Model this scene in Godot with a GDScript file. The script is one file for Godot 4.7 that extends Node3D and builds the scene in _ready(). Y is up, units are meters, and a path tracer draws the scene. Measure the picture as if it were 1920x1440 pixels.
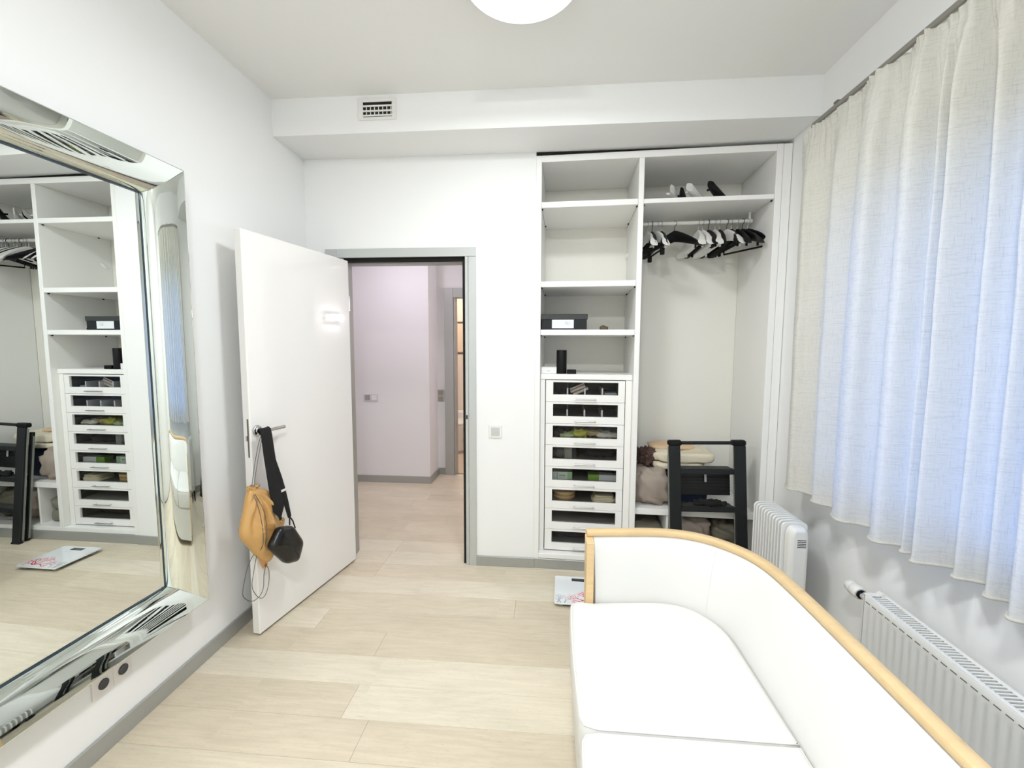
extends Node3D
# A dressing room: wide-angle view towards an open door, a built-in wardrobe, a tall mirror and a curved white sofa.
# x runs along the far wall to the right, y up, z from the far wall towards the camera; metres.

const TH := 0.04359                       # the wardrobe stands slightly askew
const WO := Vector3(1.5026, 0, 0)         # its front left corner
const DOOR_AT := Vector3(0.285, 0, 0.038) # hinge corner of the open leaf
const DOOR_TURN := -1.7384
const ROOM_W := 2.985
const ROOM_H := 2.87
const ROOM_D := 4.1
var used := {}
var M := {}
var fn := FastNoiseLite.new()


# ---------------------------------------------------------------- mesh helpers
class MB:
	var st := SurfaceTool.new()
	var n := 0
	func _init() -> void:
		st.begin(Mesh.PRIMITIVE_TRIANGLES)

	func put(tris: Array, group: int) -> void:   # counter-clockwise from outside
		st.set_smooth_group(group)
		for i in range(0, tris.size(), 3):
			st.add_vertex(tris[i])
			st.add_vertex(tris[i + 2])
			st.add_vertex(tris[i + 1])
			n += 1

	func face(p: Array, out: Vector3) -> void:   # a flat convex polygon that looks towards «out»
		var nn: Vector3 = (p[1] - p[0]).cross(p[2] - p[0])
		if nn.dot(out) < 0:
			p = p.duplicate()
			p.reverse()
		var t := []
		for i in range(1, p.size() - 1):
			t.append_array([p[0], p[i], p[i + 1]])
		put(t, -1)

	func cbox(c: Vector3, s: Vector3, b := 0.002, xf := Transform3D()) -> void:   # a box with chamfered edges
		var h := s * 0.5
		b = minf(b, minf(h.x, minf(h.y, h.z)) * 0.9)
		var v := {}
		for sx in [-1, 1]:
			for sy in [-1, 1]:
				for sz in [-1, 1]:
					var sg := Vector3(sx, sy, sz)
					for k in 3:
						var p := Vector3(h.x - b, h.y - b, h.z - b)
						p[k] = h[k]
						v[[sx, sy, sz, k]] = xf * (c + p * sg)
		var mid := xf * c
		for k in 3:
			var a := (k + 1) % 3
			var e := (k + 2) % 3
			for s1 in [-1, 1]:
				var ks := []
				for q in [[-1, -1], [1, -1], [1, 1], [-1, 1]]:
					var id := [0, 0, 0, k]
					id[k] = s1
					id[a] = q[0]
					id[e] = q[1]
					ks.append(v[id])
				face(ks, (ks[0] + ks[2]) * 0.5 - mid)
				if b <= 0.0:
					continue
				for s2 in [-1, 1]:
					var i1 := [0, 0, 0, a]
					i1[a] = s1
					i1[e] = s2
					var i2 := i1.duplicate()
					i1[k] = -1
					i2[k] = 1
					var i3 := i2.duplicate()
					var i4 := i1.duplicate()
					i3[3] = e
					i4[3] = e
					var q4 := [v[i1], v[i2], v[i3], v[i4]]
					face(q4, (q4[0] + q4[2]) * 0.5 - mid)
		if b > 0.0:
			for sx in [-1, 1]:
				for sy in [-1, 1]:
					for sz in [-1, 1]:
						var t := [v[[sx, sy, sz, 0]], v[[sx, sy, sz, 1]], v[[sx, sy, sz, 2]]]
						face(t, t[0] - mid)

	func span(x0: float, x1: float, y0: float, y1: float, z0: float, z1: float, b := 0.002) -> void:
		cbox(Vector3(x0 + x1, y0 + y1, z0 + z1) * 0.5, Vector3(absf(x1 - x0), absf(y1 - y0), absf(z1 - z0)), b)

	func loft(rings: Array, ring_closed := true, caps := true, group := 0, ends_closed := false) -> void:
		var t := []
		var m: int = rings[0].size()
		var nr := rings.size()
		for i in (nr if ends_closed else nr - 1):
			var r0: Array = rings[i]
			var r1: Array = rings[(i + 1) % nr]
			for j in (m if ring_closed else m - 1):
				var k := (j + 1) % m
				t.append_array([r0[j], r0[k], r1[k], r0[j], r1[k], r1[j]])
		var cap := []
		if caps and not ends_closed:
			for e in [0, nr - 1]:
				var r: Array = rings[e]
				var c := Vector3.ZERO
				for p in r:
					c += p
				c /= m
				for j in m:
					var k := (j + 1) % m
					if e == 0:
						cap.append_array([c, r[k], r[j]])
					else:
						cap.append_array([c, r[j], r[k]])
		var vol := 0.0
		var o: Vector3 = t[0]
		for i in range(0, t.size(), 3):
			vol += (t[i] - o).dot((t[i + 1] - o).cross(t[i + 2] - o))
		for i in range(0, cap.size(), 3):
			vol += (cap[i] - o).dot((cap[i + 1] - o).cross(cap[i + 2] - o))
		if vol < 0:
			for a in [t, cap]:
				for i in range(0, a.size(), 3):
					var x: Vector3 = a[i + 1]
					a[i + 1] = a[i + 2]
					a[i + 2] = x
		put(t, group)
		if cap.size():
			put(cap, -1)

	func tube(p: Array, r: Variant, seg := 10, closed := false) -> void:
		var rings := []
		var up := Vector3.UP
		var cnt := p.size()
		var side := Vector3.ZERO
		for i in cnt:
			var d: Vector3
			if closed:
				d = p[(i + 1) % cnt] - p[(i + cnt - 1) % cnt]
			else:
				d = p[mini(i + 1, cnt - 1)] - p[maxi(i - 1, 0)]
			d = d.normalized()
			if side == Vector3.ZERO:
				side = d.cross(up if absf(d.y) < 0.9 else Vector3.RIGHT).normalized()
			else:
				side = (side - d * side.dot(d)).normalized()
			var u2 := side.cross(d).normalized()
			var rr: float = r[i] if r is Array else r
			var ring := []
			for j in seg:
				var a := TAU * j / seg
				ring.append(p[i] + (side * cos(a) + u2 * sin(a)) * rr)
			rings.append(ring)
		loft(rings, true, not closed, 0, closed)

	func lathe(prof: Array, seg := 32, xf := Transform3D()) -> void:   # Vector2(radius, height), spun round y
		var rings := []
		for q in prof:
			var ring := []
			for j in seg:
				var a := TAU * j / seg
				ring.append(xf * Vector3(cos(a) * maxf(q.x, 0.0001), q.y, sin(a) * maxf(q.x, 0.0001)))
			rings.append(ring)
		loft(rings, true, true, 0)

	func prism(poly: Array, z0: float, z1: float, xf := Transform3D()) -> void:   # polygon in xy pulled along z
		var pk := PackedVector2Array(poly)
		if Geometry2D.is_polygon_clockwise(pk):   # Geometry2D counts y downwards
			pk.reverse()
		var idx := Geometry2D.triangulate_polygon(pk)
		var t := []
		for i in range(0, idx.size(), 3):
			var a := pk[idx[i]]
			var b := pk[idx[i + 1]]
			var c := pk[idx[i + 2]]
			var f := Vector3(a.x, a.y, z1)
			var g := Vector3(b.x, b.y, z1)
			var h := Vector3(c.x, c.y, z1)
			if (g - f).cross(h - f).z < 0:
				var x := g
				g = h
				h = x
			t.append_array([xf * f, xf * g, xf * h])
			var dz := Vector3(0, 0, z0 - z1)
			t.append_array([xf * (f + dz), xf * (h + dz), xf * (g + dz)])
		put(t, -1)
		var area := 0.0
		for i in pk.size():
			area += pk[i].cross(pk[(i + 1) % pk.size()])
		for i in pk.size():
			var a := pk[i]
			var b := pk[(i + 1) % pk.size()]
			var dn := Vector3(b.y - a.y, a.x - b.x, 0) * signf(area)
			face([xf * Vector3(a.x, a.y, z0), xf * Vector3(b.x, b.y, z0), xf * Vector3(b.x, b.y, z1), xf * Vector3(a.x, a.y, z1)], xf.basis * dn)

	# a soft solid: a perimeter in the xy plane, layered along z; layers are [inset, z, scale towards the centre]
	func stack(per: Array, layers: Array, xf := Transform3D(), group := 0) -> void:
		var c := Vector2.ZERO
		for p in per:
			c += p
		c /= per.size()
		var cnt := per.size()
		var nrm := []
		var area := 0.0
		for i in cnt:
			area += per[i].cross(per[(i + 1) % cnt])
		for i in cnt:
			var d: Vector2 = per[(i + 1) % cnt] - per[(i + cnt - 1) % cnt]
			nrm.append(Vector2(-d.y, d.x).normalized() * signf(area))
		var rings := []
		for l in layers:
			var ring := []
			for i in cnt:
				var q: Vector2 = per[i] + nrm[i] * l[0]
				q = c + (q - c) * l[2]
				ring.append(xf * Vector3(q.x, q.y, l[1]))
			rings.append(ring)
		loft(rings, true, true, group)

	# superellipsoid with noise: a soft cloth lump
	func lump(c: Vector3, s: Vector3, e: float, amp: float, freq: float, sd: int, nu := 36, nv := 20, xf := Transform3D()) -> void:
		var f := FastNoiseLite.new()
		f.seed = sd
		f.frequency = freq
		f.fractal_octaves = 3
		var rings := []
		for i in nv + 1:
			var b := -PI / 2 + PI * i / nv
			var ring := []
			for j in nu:
				var a := TAU * j / nu
				var cb := cos(b)
				var p := Vector3(signf(cos(a)) * pow(absf(cos(a)), e) * pow(maxf(cb, 0.0), e), signf(sin(b)) * pow(absf(sin(b)), e), signf(sin(a)) * pow(absf(sin(a)), e) * pow(maxf(cb, 0.0), e))
				var q := c + p * s * 0.5
				var dv := Vector3(cos(a) * cb, sin(b), sin(a) * cb)
				q += dv * amp * f.get_noise_3dv(q * 10.0)
				ring.append(xf * q)
			rings.append(ring)
		loft(rings, true, true, 0)

	func mesh() -> ArrayMesh:
		st.generate_normals()
		return st.commit()


func numbered(parent: Node, called: String) -> String:
	var key := str(parent.get_instance_id()) + called
	var k: int = used.get(key, 0)
	used[key] = k + 1
	return called if k == 0 else "%s_%03d" % [called, k]


func meta(o: Node, label := "", category := "", group := "", kind := "") -> void:
	for pair in [["label", label], ["category", category], ["group", group], ["kind", kind]]:
		if pair[1] != "":
			o.set_meta(pair[0], pair[1])


func thing(called: String, label: String, category: String, at := Vector3.ZERO, turn := 0.0, group := "") -> Node3D:
	var o := Node3D.new()
	o.name = numbered(self, called)
	add_child(o)
	o.position = at
	o.rotation.y = turn
	meta(o, label, category, group)
	return o


func part(parent: Node, called: String, m: Variant, material: Material, kind := "") -> MeshInstance3D:
	var o := MeshInstance3D.new()
	o.mesh = m.mesh() if m is MB else m
	o.material_override = material
	o.name = numbered(parent, called)
	parent.add_child(o)
	meta(o, "", "", "", kind)
	return o


func structure(called: String, label: String, category: String, m: Variant, material: Material) -> MeshInstance3D:
	var o := part(self, called, m, material)
	meta(o, label, category, "", "structure")
	return o


func solo(called: String, label: String, category: String, m: Variant, material: Material, at := Vector3.ZERO, turn := 0.0, group := "") -> MeshInstance3D:
	var o := part(self, called, m, material)
	o.position = at
	o.rotation.y = turn
	meta(o, label, category, group)
	return o


func kp(x: float, y: float, z: float) -> Vector3:   # a point in the wardrobe's own axes
	return WO + Vector3(cos(TH) * x - sin(TH) * z, y, sin(TH) * x + cos(TH) * z)


func uv_quad(a: Vector3, b: Vector3, c: Vector3, d: Vector3) -> ArrayMesh:   # lower left, lower right, upper right, upper left as seen
	var st := SurfaceTool.new()
	st.begin(Mesh.PRIMITIVE_TRIANGLES)
	var nn := (b - a).cross(d - a).normalized()
	var uv := [Vector2(0, 1), Vector2(1, 1), Vector2(1, 0), Vector2(0, 0)]
	var p := [a, b, c, d]
	for i in [0, 2, 1, 0, 3, 2]:
		st.set_normal(nn)
		st.set_uv(uv[i])
		st.add_vertex(p[i])
	return st.commit()


func smooth_path(p: Array, per := 6) -> Array:   # Catmull-Rom through the points
	var out := []
	for i in p.size() - 1:
		var a: Variant = p[maxi(i - 1, 0)]
		var b: Variant = p[i]
		var c: Variant = p[i + 1]
		var d: Variant = p[mini(i + 2, p.size() - 1)]
		for k in per:
			var t := float(k) / per
			out.append(0.5 * ((2.0 * b) + (c - a) * t + (2.0 * a - 5.0 * b + 4.0 * c - d) * t * t + (3.0 * b - a - 3.0 * c + d) * t * t * t))
	out.append(p[p.size() - 1])
	return out


func round_rect(w: float, h: float, r: float, seg := 5) -> Array:
	var out := []
	for q in [[1, 1, 0], [-1, 1, 1], [-1, -1, 2], [1, -1, 3]]:
		for k in seg + 1:
			var a: float = (q[2] + float(k) / seg) * PI / 2
			out.append(Vector2(q[0] * (w / 2 - r) + cos(a) * r, q[1] * (h / 2 - r) + sin(a) * r))
	return out


func round_poly(p: Array, r: float, seg := 5) -> Array:   # a polygon with its corners rounded
	var out := []
	var cnt := p.size()
	for i in cnt:
		var b: Vector2 = p[i]
		var a: Vector2 = p[(i + cnt - 1) % cnt]
		var c: Vector2 = p[(i + 1) % cnt]
		var k := minf(r, minf((a - b).length(), (c - b).length()) * 0.45)
		var s := b + (a - b).normalized() * k
		var e := b + (c - b).normalized() * k
		for j in seg + 1:
			var t := float(j) / seg
			out.append(s.lerp(b, t).lerp(b.lerp(e, t), t))
	return out


# ---------------------------------------------------------------- materials
func mat(c: Color, rough := 0.6, metal := 0.0, spec := 0.5) -> StandardMaterial3D:
	var m := StandardMaterial3D.new()
	m.albedo_color = c
	m.roughness = rough
	m.metallic = metal
	m.metallic_specular = spec
	return m


func rgb(r: int, g: int, b: int) -> Color:
	return Color8(r, g, b)


func oak_image(w: int, h: int, sd: int, knot := Vector2(-1, -1)) -> Image:
	var im := Image.create(w, h, false, Image.FORMAT_RGB8)
	var a := FastNoiseLite.new()
	a.seed = sd
	a.frequency = 0.05
	a.fractal_octaves = 4
	var b := FastNoiseLite.new()
	b.seed = sd + 7
	b.frequency = 0.01
	b.fractal_octaves = 2
	for y in h:
		for x in w:
			var fx := float(x)
			var fy := float(y)
			var warp := b.get_noise_2d(fx * 0.45, fy * 1.6) * 34.0
			var ring := sin((fy + warp) * 0.24 + b.get_noise_2d(fx * 0.2, fy * 0.6 + 300.0) * 6.0)
			var fine := a.get_noise_2d(fx * 0.12, fy * 3.2)
			var pore := a.get_noise_2d(fx * 0.9 + 900.0, fy * 7.0)
			var v := 0.945 + 0.010 * ring + 0.032 * fine - 0.05 * maxf(0.0, pore - 0.26) * 2.4 + 0.028 * b.get_noise_2d(fx * 0.3 + 50.0, fy * 0.8)
			if knot.x >= 0:
				var dd := Vector2((fx - knot.x) / 2.6, fy - knot.y).length()
				v -= 0.22 * exp(-dd * dd / 40.0) + 0.06 * exp(-dd * dd / 500.0)
			v = clampf(v, 0.3, 1.0)
			im.set_pixel(x, y, Color(v, v * (0.985 - 0.02 * (1.0 - v)), v * (0.955 - 0.12 * (1.0 - v))))
	return im


func linen_image(n: int) -> Image:
	var im := Image.create(n, n, false, Image.FORMAT_RGB8)
	im.fill(Color(0.97, 0.965, 0.95))
	var rng := RandomNumberGenerator.new()
	rng.seed = 41
	for k in n * 6:
		var x := rng.randi_range(0, n - 1)
		var y := rng.randi_range(0, n - 1)
		var across := rng.randf() < 0.7
		var l := rng.randi_range(6, 34)
		var s := rng.randf_range(0.93, 0.985)
		for i in l:
			var px := (x + (i if across else 0)) % n
			var py := (y + (0 if across else i)) % n
			var c := im.get_pixel(px, py)
			im.set_pixel(px, py, Color(c.r * s, c.g * s, c.b * s).clamp(Color(0.84, 0.84, 0.83), Color.WHITE))
	return im


func tex(im: Image) -> ImageTexture:
	return ImageTexture.create_from_image(im)


func materials() -> void:
	M.wall = mat(rgb(246, 246, 244), 0.85)
	M.hall_wall = mat(rgb(238, 236, 236), 0.85)
	M.ceiling = mat(rgb(246, 245, 241), 0.9)
	M.grey_trim = mat(rgb(172, 173, 169), 0.4, 0.35)
	M.casing = mat(rgb(196, 199, 197), 0.32, 0.3)
	M.gasket = mat(rgb(6, 6, 6), 0.8)
	M.lacquer = mat(rgb(243, 241, 237), 0.03, 0.0, 0.5)
	M.board = mat(rgb(246, 245, 241), 0.35)
	M.inner = mat(rgb(242, 240, 230), 0.5)
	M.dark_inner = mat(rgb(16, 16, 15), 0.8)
	M.white = mat(rgb(240, 240, 238), 0.4)
	M.white_plastic = mat(rgb(238, 237, 232), 0.35)
	M.enamel = mat(rgb(236, 236, 232), 0.3)
	M.black = mat(rgb(10, 11, 12), 0.5)
	M.black_satin = mat(rgb(11, 11, 12), 0.5, 0.0, 0.35)
	M.charcoal = mat(rgb(27, 30, 31), 0.55, 0.0, 0.4)
	M.step_top = mat(rgb(58, 58, 55), 0.6)
	M.chrome = mat(rgb(205, 207, 210), 0.15, 1.0)
	M.steel = mat(rgb(190, 190, 188), 0.3, 1.0)
	M.mirror = mat(rgb(238, 242, 240), 0.0, 1.0)
	M.mirror_frame = mat(rgb(228, 234, 230), 0.015, 1.0)
	M.glass_edge = mat(rgb(44, 60, 72), 0.15)
	M.glass = mat(Color(0.5, 0.55, 0.55, 0.05), 0.02)
	M.glass.transparency = BaseMaterial3D.TRANSPARENCY_ALPHA
	M.drawer_glass = mat(Color(0.02, 0.025, 0.025, 0.16), 0.02, 0.0, 0.25)
	M.drawer_glass.transparency = BaseMaterial3D.TRANSPARENCY_ALPHA
	M.leather = mat(rgb(231, 230, 226), 0.42)
	M.piping = mat(rgb(236, 235, 231), 0.45)
	M.taupe = mat(rgb(168, 154, 142), 0.9)
	M.navy = mat(rgb(38, 52, 78), 0.9)
	M.cream = mat(rgb(226, 216, 192), 0.9)
	M.tan_cloth = mat(rgb(220, 190, 156), 0.9)
	M.brown_cloth = mat(rgb(84, 64, 56), 0.9)
	M.grey_cloth = mat(rgb(132, 128, 116), 0.95)
	M.black_cloth = mat(rgb(12, 12, 13), 0.85)
	var grain := tex(oak_image(768, 256, 5))
	for k in 4:
		var m := mat([rgb(233, 225, 209), rgb(229, 220, 203), rgb(236, 229, 214), rgb(224, 214, 196)][k], 0.55)
		m.albedo_texture = grain
		m.uv1_triplanar = true
		m.uv1_world_triplanar = true
		m.uv1_scale = Vector3(0.55, 1.6, 1.6)
		m.uv1_offset = Vector3(0.27 * k, 0.1, 0.37 * k)
		M["oak%d" % k] = m
	var wood := mat(rgb(240, 212, 166), 0.38)
	wood.albedo_texture = tex(oak_image(512, 128, 19))
	wood.uv1_triplanar = true
	wood.uv1_scale = Vector3(1.2, 6.0, 1.2)
	M.beech = wood
	M.linen = mat(rgb(246, 243, 236), 0.9)
	M.linen.albedo_texture = tex(linen_image(384))
	M.linen.uv1_triplanar = true
	M.linen.uv1_scale = Vector3(2.2, 2.2, 2.2)
	M.linen.backlight_enabled = true
	M.linen.backlight = Color(0.84, 0.86, 0.88)
	var tanm := mat(rgb(205, 160, 98), 0.34)
	M.tan_bag = tanm
	M.cord = mat(rgb(90, 88, 92), 0.7)
	M.black_leather = mat(rgb(9, 9, 10), 0.3)


# ---------------------------------------------------------------- scene
func _ready() -> void:
	# --- camera
	var cam := Camera3D.new()
	cam.name = "camera"
	cam.fov = rad_to_deg(2.0 * atan(720.0 / 822.28))
	cam.position = Vector3(1.5927, 1.4726, 2.8239)
	cam.rotation = Vector3(-0.0855, 0.0834, 0.0037)
	cam.near = 0.02
	add_child(cam)
	cam.current = true
	# --- daylight and exposure
	var env := Environment.new()
	env.background_mode = Environment.BG_SKY
	var sky := Sky.new()
	var psm := ProceduralSkyMaterial.new()
	psm.sky_top_color = Color(0.38, 0.60, 1.0)
	psm.sky_horizon_color = Color(0.50, 0.70, 1.0)
	psm.ground_bottom_color = Color(0.42, 0.48, 0.56)
	psm.ground_horizon_color = Color(0.60, 0.70, 0.84)
	psm.sky_energy_multiplier = 1.85
	psm.ground_energy_multiplier = 1.1
	sky.sky_material = psm
	env.sky = sky
	env.tonemap_mode = Environment.TONE_MAPPER_LINEAR
	env.tonemap_exposure = 1.12
	env.sdfgi_enabled = true
	env.ssao_enabled = true
	env.ssil_enabled = true
	var we := WorldEnvironment.new()
	we.name = "world_environment"
	we.environment = env
	add_child(we)

	fn.seed = 3
	fn.frequency = 1.0
	materials()
	shell()
	planks()
	hall()
	door()
	window_and_curtain()
	ceiling_lamp(Vector3(1.481, ROOM_H, 1.125), "round white dome ceiling lamp cut by the top edge of the photo", 0.07, 1.75)
	ceiling_lamp(Vector3(1.481, ROOM_H, 3.05), "round white dome ceiling lamp in the rear half of the room behind the camera", 0.7, 3.2)
	mirror()
	wardrobe()
	drawers()
	wardrobe_contents()
	hangers()
	ladder()
	sofa()
	panel_radiator()
	oil_radiator()
	scale()
	bags()
	fittings()


func shell() -> void:
	var fl := MB.new()
	fl.span(-0.12, ROOM_W + 0.3, -0.16, -0.02, -0.02, ROOM_D + 0.12, 0.0)
	structure("floor", "pale limed oak plank floor of the dressing room", "floor", fl, mat(rgb(150, 136, 112), 0.8))
	var ce := MB.new()
	ce.span(-0.12, ROOM_W + 0.3, ROOM_H, ROOM_H + 0.12, -0.14, ROOM_D + 0.12, 0.0)
	var ceil := structure("ceiling", "plain off-white ceiling with a dropped band along the far wall", "ceiling", ce, M.ceiling)
	var sf := MB.new()
	sf.span(0.0, ROOM_W, 2.668, ROOM_H, -0.0, 0.3186, 0.0)
	part(ceil, "soffit", sf, M.wall)
	var wl := MB.new()   # a shallow recess takes the mirror glass
	wl.span(-0.12, 0.0, 0, ROOM_H, 0.0, 1.18, 0.0)
	wl.span(-0.12, 0.0, 0, ROOM_H, 2.45, ROOM_D, 0.0)
	wl.span(-0.12, 0.0, 0, 0.45, 1.18, 2.45, 0.0)
	wl.span(-0.12, 0.0, 2.075, ROOM_H, 1.18, 2.45, 0.0)
	wl.span(-0.12, -0.06, 0.45, 2.075, 1.18, 2.45, 0.0)
	structure("wall_left", "white left wall that carries the mirror", "wall", wl, M.wall)
	var wf := MB.new()   # far wall: door opening x 0.235..1.04, y..2.045; wardrobe niche from x 1.50
	wf.span(-0.12, 0.20, 0, ROOM_H, -0.12, 0.0, 0.0)
	wf.span(0.20, 1.065, 2.06, ROOM_H, -0.12, 0.0, 0.0)
	wf.span(1.065, 1.5026, 0, ROOM_H, -0.12, 0.0, 0.0)
	wf.span(1.46, 1.5026, 0, ROOM_H, -0.66, -0.12, 0.0)
	wf.span(1.46, ROOM_W + 0.3, 0, ROOM_H, -0.74, -0.66, 0.0)
	wf.span(1.5026, ROOM_W, 2.76, ROOM_H, -0.66, 0.0, 0.0)
	structure("wall_far", "white far wall with the doorway and the wardrobe niche", "wall", wf, M.wall)
	var wr := MB.new()   # right wall with a window opening z 0.70..3.0, y 0.86..2.26
	wr.span(ROOM_W, ROOM_W + 0.3, 0, ROOM_H, -0.74, 0.66, 0.0)
	wr.span(ROOM_W, ROOM_W + 0.3, 0, ROOM_H, 2.9, ROOM_D, 0.0)
	wr.span(ROOM_W, ROOM_W + 0.3, 0, 0.86, 0.66, 2.9, 0.0)
	wr.span(ROOM_W, ROOM_W + 0.3, 2.26, ROOM_H, 0.66, 2.9, 0.0)
	structure("wall_right", "white window wall behind the curtain", "wall", wr, M.wall)
	var wb := MB.new()
	wb.span(-0.12, ROOM_W + 0.3, 0, ROOM_H, ROOM_D, ROOM_D + 0.12, 0.0)
	structure("wall_back", "white wall behind the camera", "wall", wb, M.wall)
	# grey baseboards
	var b1 := MB.new()
	b1.span(0.0, 0.012, 0, 0.072, 0.0, ROOM_D, 0.002)
	structure("baseboard_left", "grey metal baseboard along the mirror wall", "baseboard", b1, M.grey_trim)
	var b2 := MB.new()
	b2.span(1.123, 1.51, 0, 0.067, 0.0, 0.012, 0.002)
	b2.span(0.0, 0.129, 0, 0.067, 0.0, 0.012, 0.002)
	structure("baseboard_far", "short grey baseboard beside the door frame", "baseboard", b2, M.grey_trim)
	var b3 := MB.new()
	b3.span(ROOM_W - 0.012, ROOM_W, 0, 0.067, 0.08, ROOM_D, 0.002)
	structure("baseboard_right", "grey baseboard under the window", "baseboard", b3, M.grey_trim)


func planks() -> void:
	var fl := get_node("floor")
	var rng := RandomNumberGenerator.new()
	rng.seed = 11
	var fixed := {0: [0.49], 2: [1.418], 3: [0.387], 4: [0.777], 6: [0.785], 1: [1.9], 5: [2.1], 7: [0.9, 2.3], 8: [1.95]}
	for k in range(-12, 24):
		var z0 := 0.04 + 0.175 * k
		var z1 := z0 + 0.175
		var xa := 0.0 if z0 > -0.1 else -1.6
		var xb := ROOM_W if z0 > -0.1 else 2.2
		if z1 > ROOM_D or z0 < -2.06:
			continue
		var cuts: Array = fixed.get(k, [xa + rng.randf_range(0.5, 1.5), xa + rng.randf_range(1.9, 2.7)])
		var xs := [xa]
		xs.append_array(cuts)
		xs.append(xb)
		if z0 < 0.0 and z1 > 0.0:
			xs = [0.0, 0.49, 1.9, ROOM_W]
		for i in xs.size() - 1:
			var m := MB.new()
			m.span(xs[i] + 0.0004, xs[i + 1] - 0.0004, -0.02, 0.0, z0 + 0.0004, z1 - 0.0004, 0.0007)
			part(fl, "plank", m, M["oak%d" % rng.randi_range(0, 3)])


func hall() -> void:
	var fl := MB.new()
	fl.span(-1.7, 2.3, -0.16, -0.02, -2.12, -0.02, 0.0)
	structure("floor_hall", "oak floor base of the hallway beyond the door", "floor", fl, mat(rgb(150, 136, 112), 0.8))
	var w := MB.new()
	w.span(-1.7, 0.338, 0, 2.6, -1.85, -1.70, 0.0)
	structure("wall_hall_end", "plain hallway wall facing the open door", "wall", w, M.hall_wall)
	var w2 := MB.new()   # set back, with a second doorway x 0.53..1.25
	w2.span(0.188, 0.47, 0, 2.6, -2.15, -2.05, 0.0)
	w2.span(0.188, 0.338, 0, 2.6, -2.05, -1.85, 0.0)
	w2.span(0.47, 1.36, 2.06, 2.6, -2.15, -2.05, 0.0)
	w2.span(1.36, 2.3, 0, 2.6, -2.15, -2.05, 0.0)
	structure("wall_hall_recess", "hallway wall set back round the second doorway", "wall", w2, M.hall_wall)
	var w3 := MB.new()
	w3.span(1.95, 2.3, 0, 2.6, -2.05, -0.74, 0.0)
	structure("wall_hall_right", "right end wall of the hallway", "wall", w3, M.hall_wall)
	var w4 := MB.new()
	w4.span(-1.7, -1.58, 0, 2.6, -1.7, 0.0, 0.0)
	w4.span(-1.7, -0.12, 0, 2.6, -0.12, 0.0, 0.0)
	structure("wall_hall_left", "left part of the hallway walls", "wall", w4, M.hall_wall)
	var c := MB.new()
	c.span(-1.7, 1.46, 2.6, 2.7, -2.15, -0.12, 0.0)
	c.span(1.46, 2.3, 2.6, 2.7, -2.15, -0.74, 0.0)
	structure("ceiling_hall", "hallway ceiling", "ceiling", c, M.ceiling)
	var b := MB.new()
	b.span(-1.58, 0.338, 0, 0.075, -1.70, -1.688, 0.001)
	b.span(0.338, 0.350, 0, 0.075, -2.05, -1.688, 0.001)
	b.span(0.350, 0.43, 0, 0.075, -2.05, -2.038, 0.001)
	structure("baseboard_hall", "grey baseboard along the hallway wall and its corner", "baseboard", b, M.grey_trim)
	# frame of the second door
	var f := structure("trim_2", "grey door frame of the bathroom across the hallway", "door frame", _casing(0.428, 1.42, 2.11, 0.10, -2.05, -2.018), M.grey_trim)
	var j := MB.new()
	j.span(0.528, 0.545, 0, 2.02, -2.17, -2.04, 0.002)
	j.span(0.545, 1.32, 2.01, 2.03, -2.17, -2.04, 0.002)
	part(f, "jamb", j, M.grey_trim)
	# bathroom beyond
	var peach := mat(rgb(242, 230, 214), 0.35)
	var bf := MB.new()
	bf.span(-0.8, 1.8, -0.16, -0.001, -3.75, -2.12, 0.0)
	structure("floor_bathroom", "light floor of the bathroom seen through the second doorway", "floor", bf, mat(rgb(214, 196, 176), 0.4))
	var bw := MB.new()
	bw.span(-0.8, 1.8, 0, 2.6, -3.75, -3.6, 0.0)
	bw.span(-0.9, -0.8, 0, 2.6, -3.75, -2.12, 0.0)
	bw.span(1.8, 1.9, 0, 2.6, -3.75, -2.12, 0.0)
	var bwn := structure("wall_bathroom", "warm peach tiled bathroom wall beyond the hallway", "wall", bw, peach)
	for y in [1.82, 1.37]:
		var s := MB.new()
		s.span(-0.8, 1.8, y - 0.012, y + 0.012, -3.6, -3.594, 0.001)
		part(bwn, "tile_border", s, mat(rgb(96, 82, 70), 0.3))
	for k in 4:
		var s := MB.new()
		s.span(-0.5 + k * 0.55, -0.5 + k * 0.55 + 0.545, 1.39, 1.80, -3.6, -3.596, 0.001)
		part(bwn, "tile", s, mat(rgb(236, 218, 192), 0.3))
	var bc := MB.new()
	bc.span(-0.9, 1.9, 2.6, 2.7, -3.75, -2.15, 0.0)
	structure("ceiling_bathroom", "bathroom ceiling", "ceiling", bc, M.ceiling)
	var t := thing("toilet", "white ceramic toilet glimpsed through the bathroom doorway", "toilet", Vector3(0.30, 0, -3.2))
	var tb := MB.new()
	tb.lathe([Vector2(0, 0), Vector2(0.12, 0), Vector2(0.13, 0.05), Vector2(0.10, 0.16), Vector2(0.15, 0.28), Vector2(0.185, 0.38), Vector2(0.185, 0.40), Vector2(0, 0.40)], 28, Transform3D(Basis.from_scale(Vector3(1, 1, 1.25)), Vector3.ZERO))
	part(t, "bowl", tb, M.enamel)
	var ts := MB.new()
	ts.lathe([Vector2(0, 0.40), Vector2(0.19, 0.40), Vector2(0.195, 0.415), Vector2(0.18, 0.43), Vector2(0, 0.43)], 28, Transform3D(Basis.from_scale(Vector3(1, 1, 1.25)), Vector3.ZERO))
	part(t, "seat", ts, M.white_plastic)
	var tc := MB.new()
	tc.span(-0.19, 0.19, 0.40, 0.53, -0.36, -0.22, 0.02)
	part(t, "cistern", tc, M.enamel)
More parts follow.
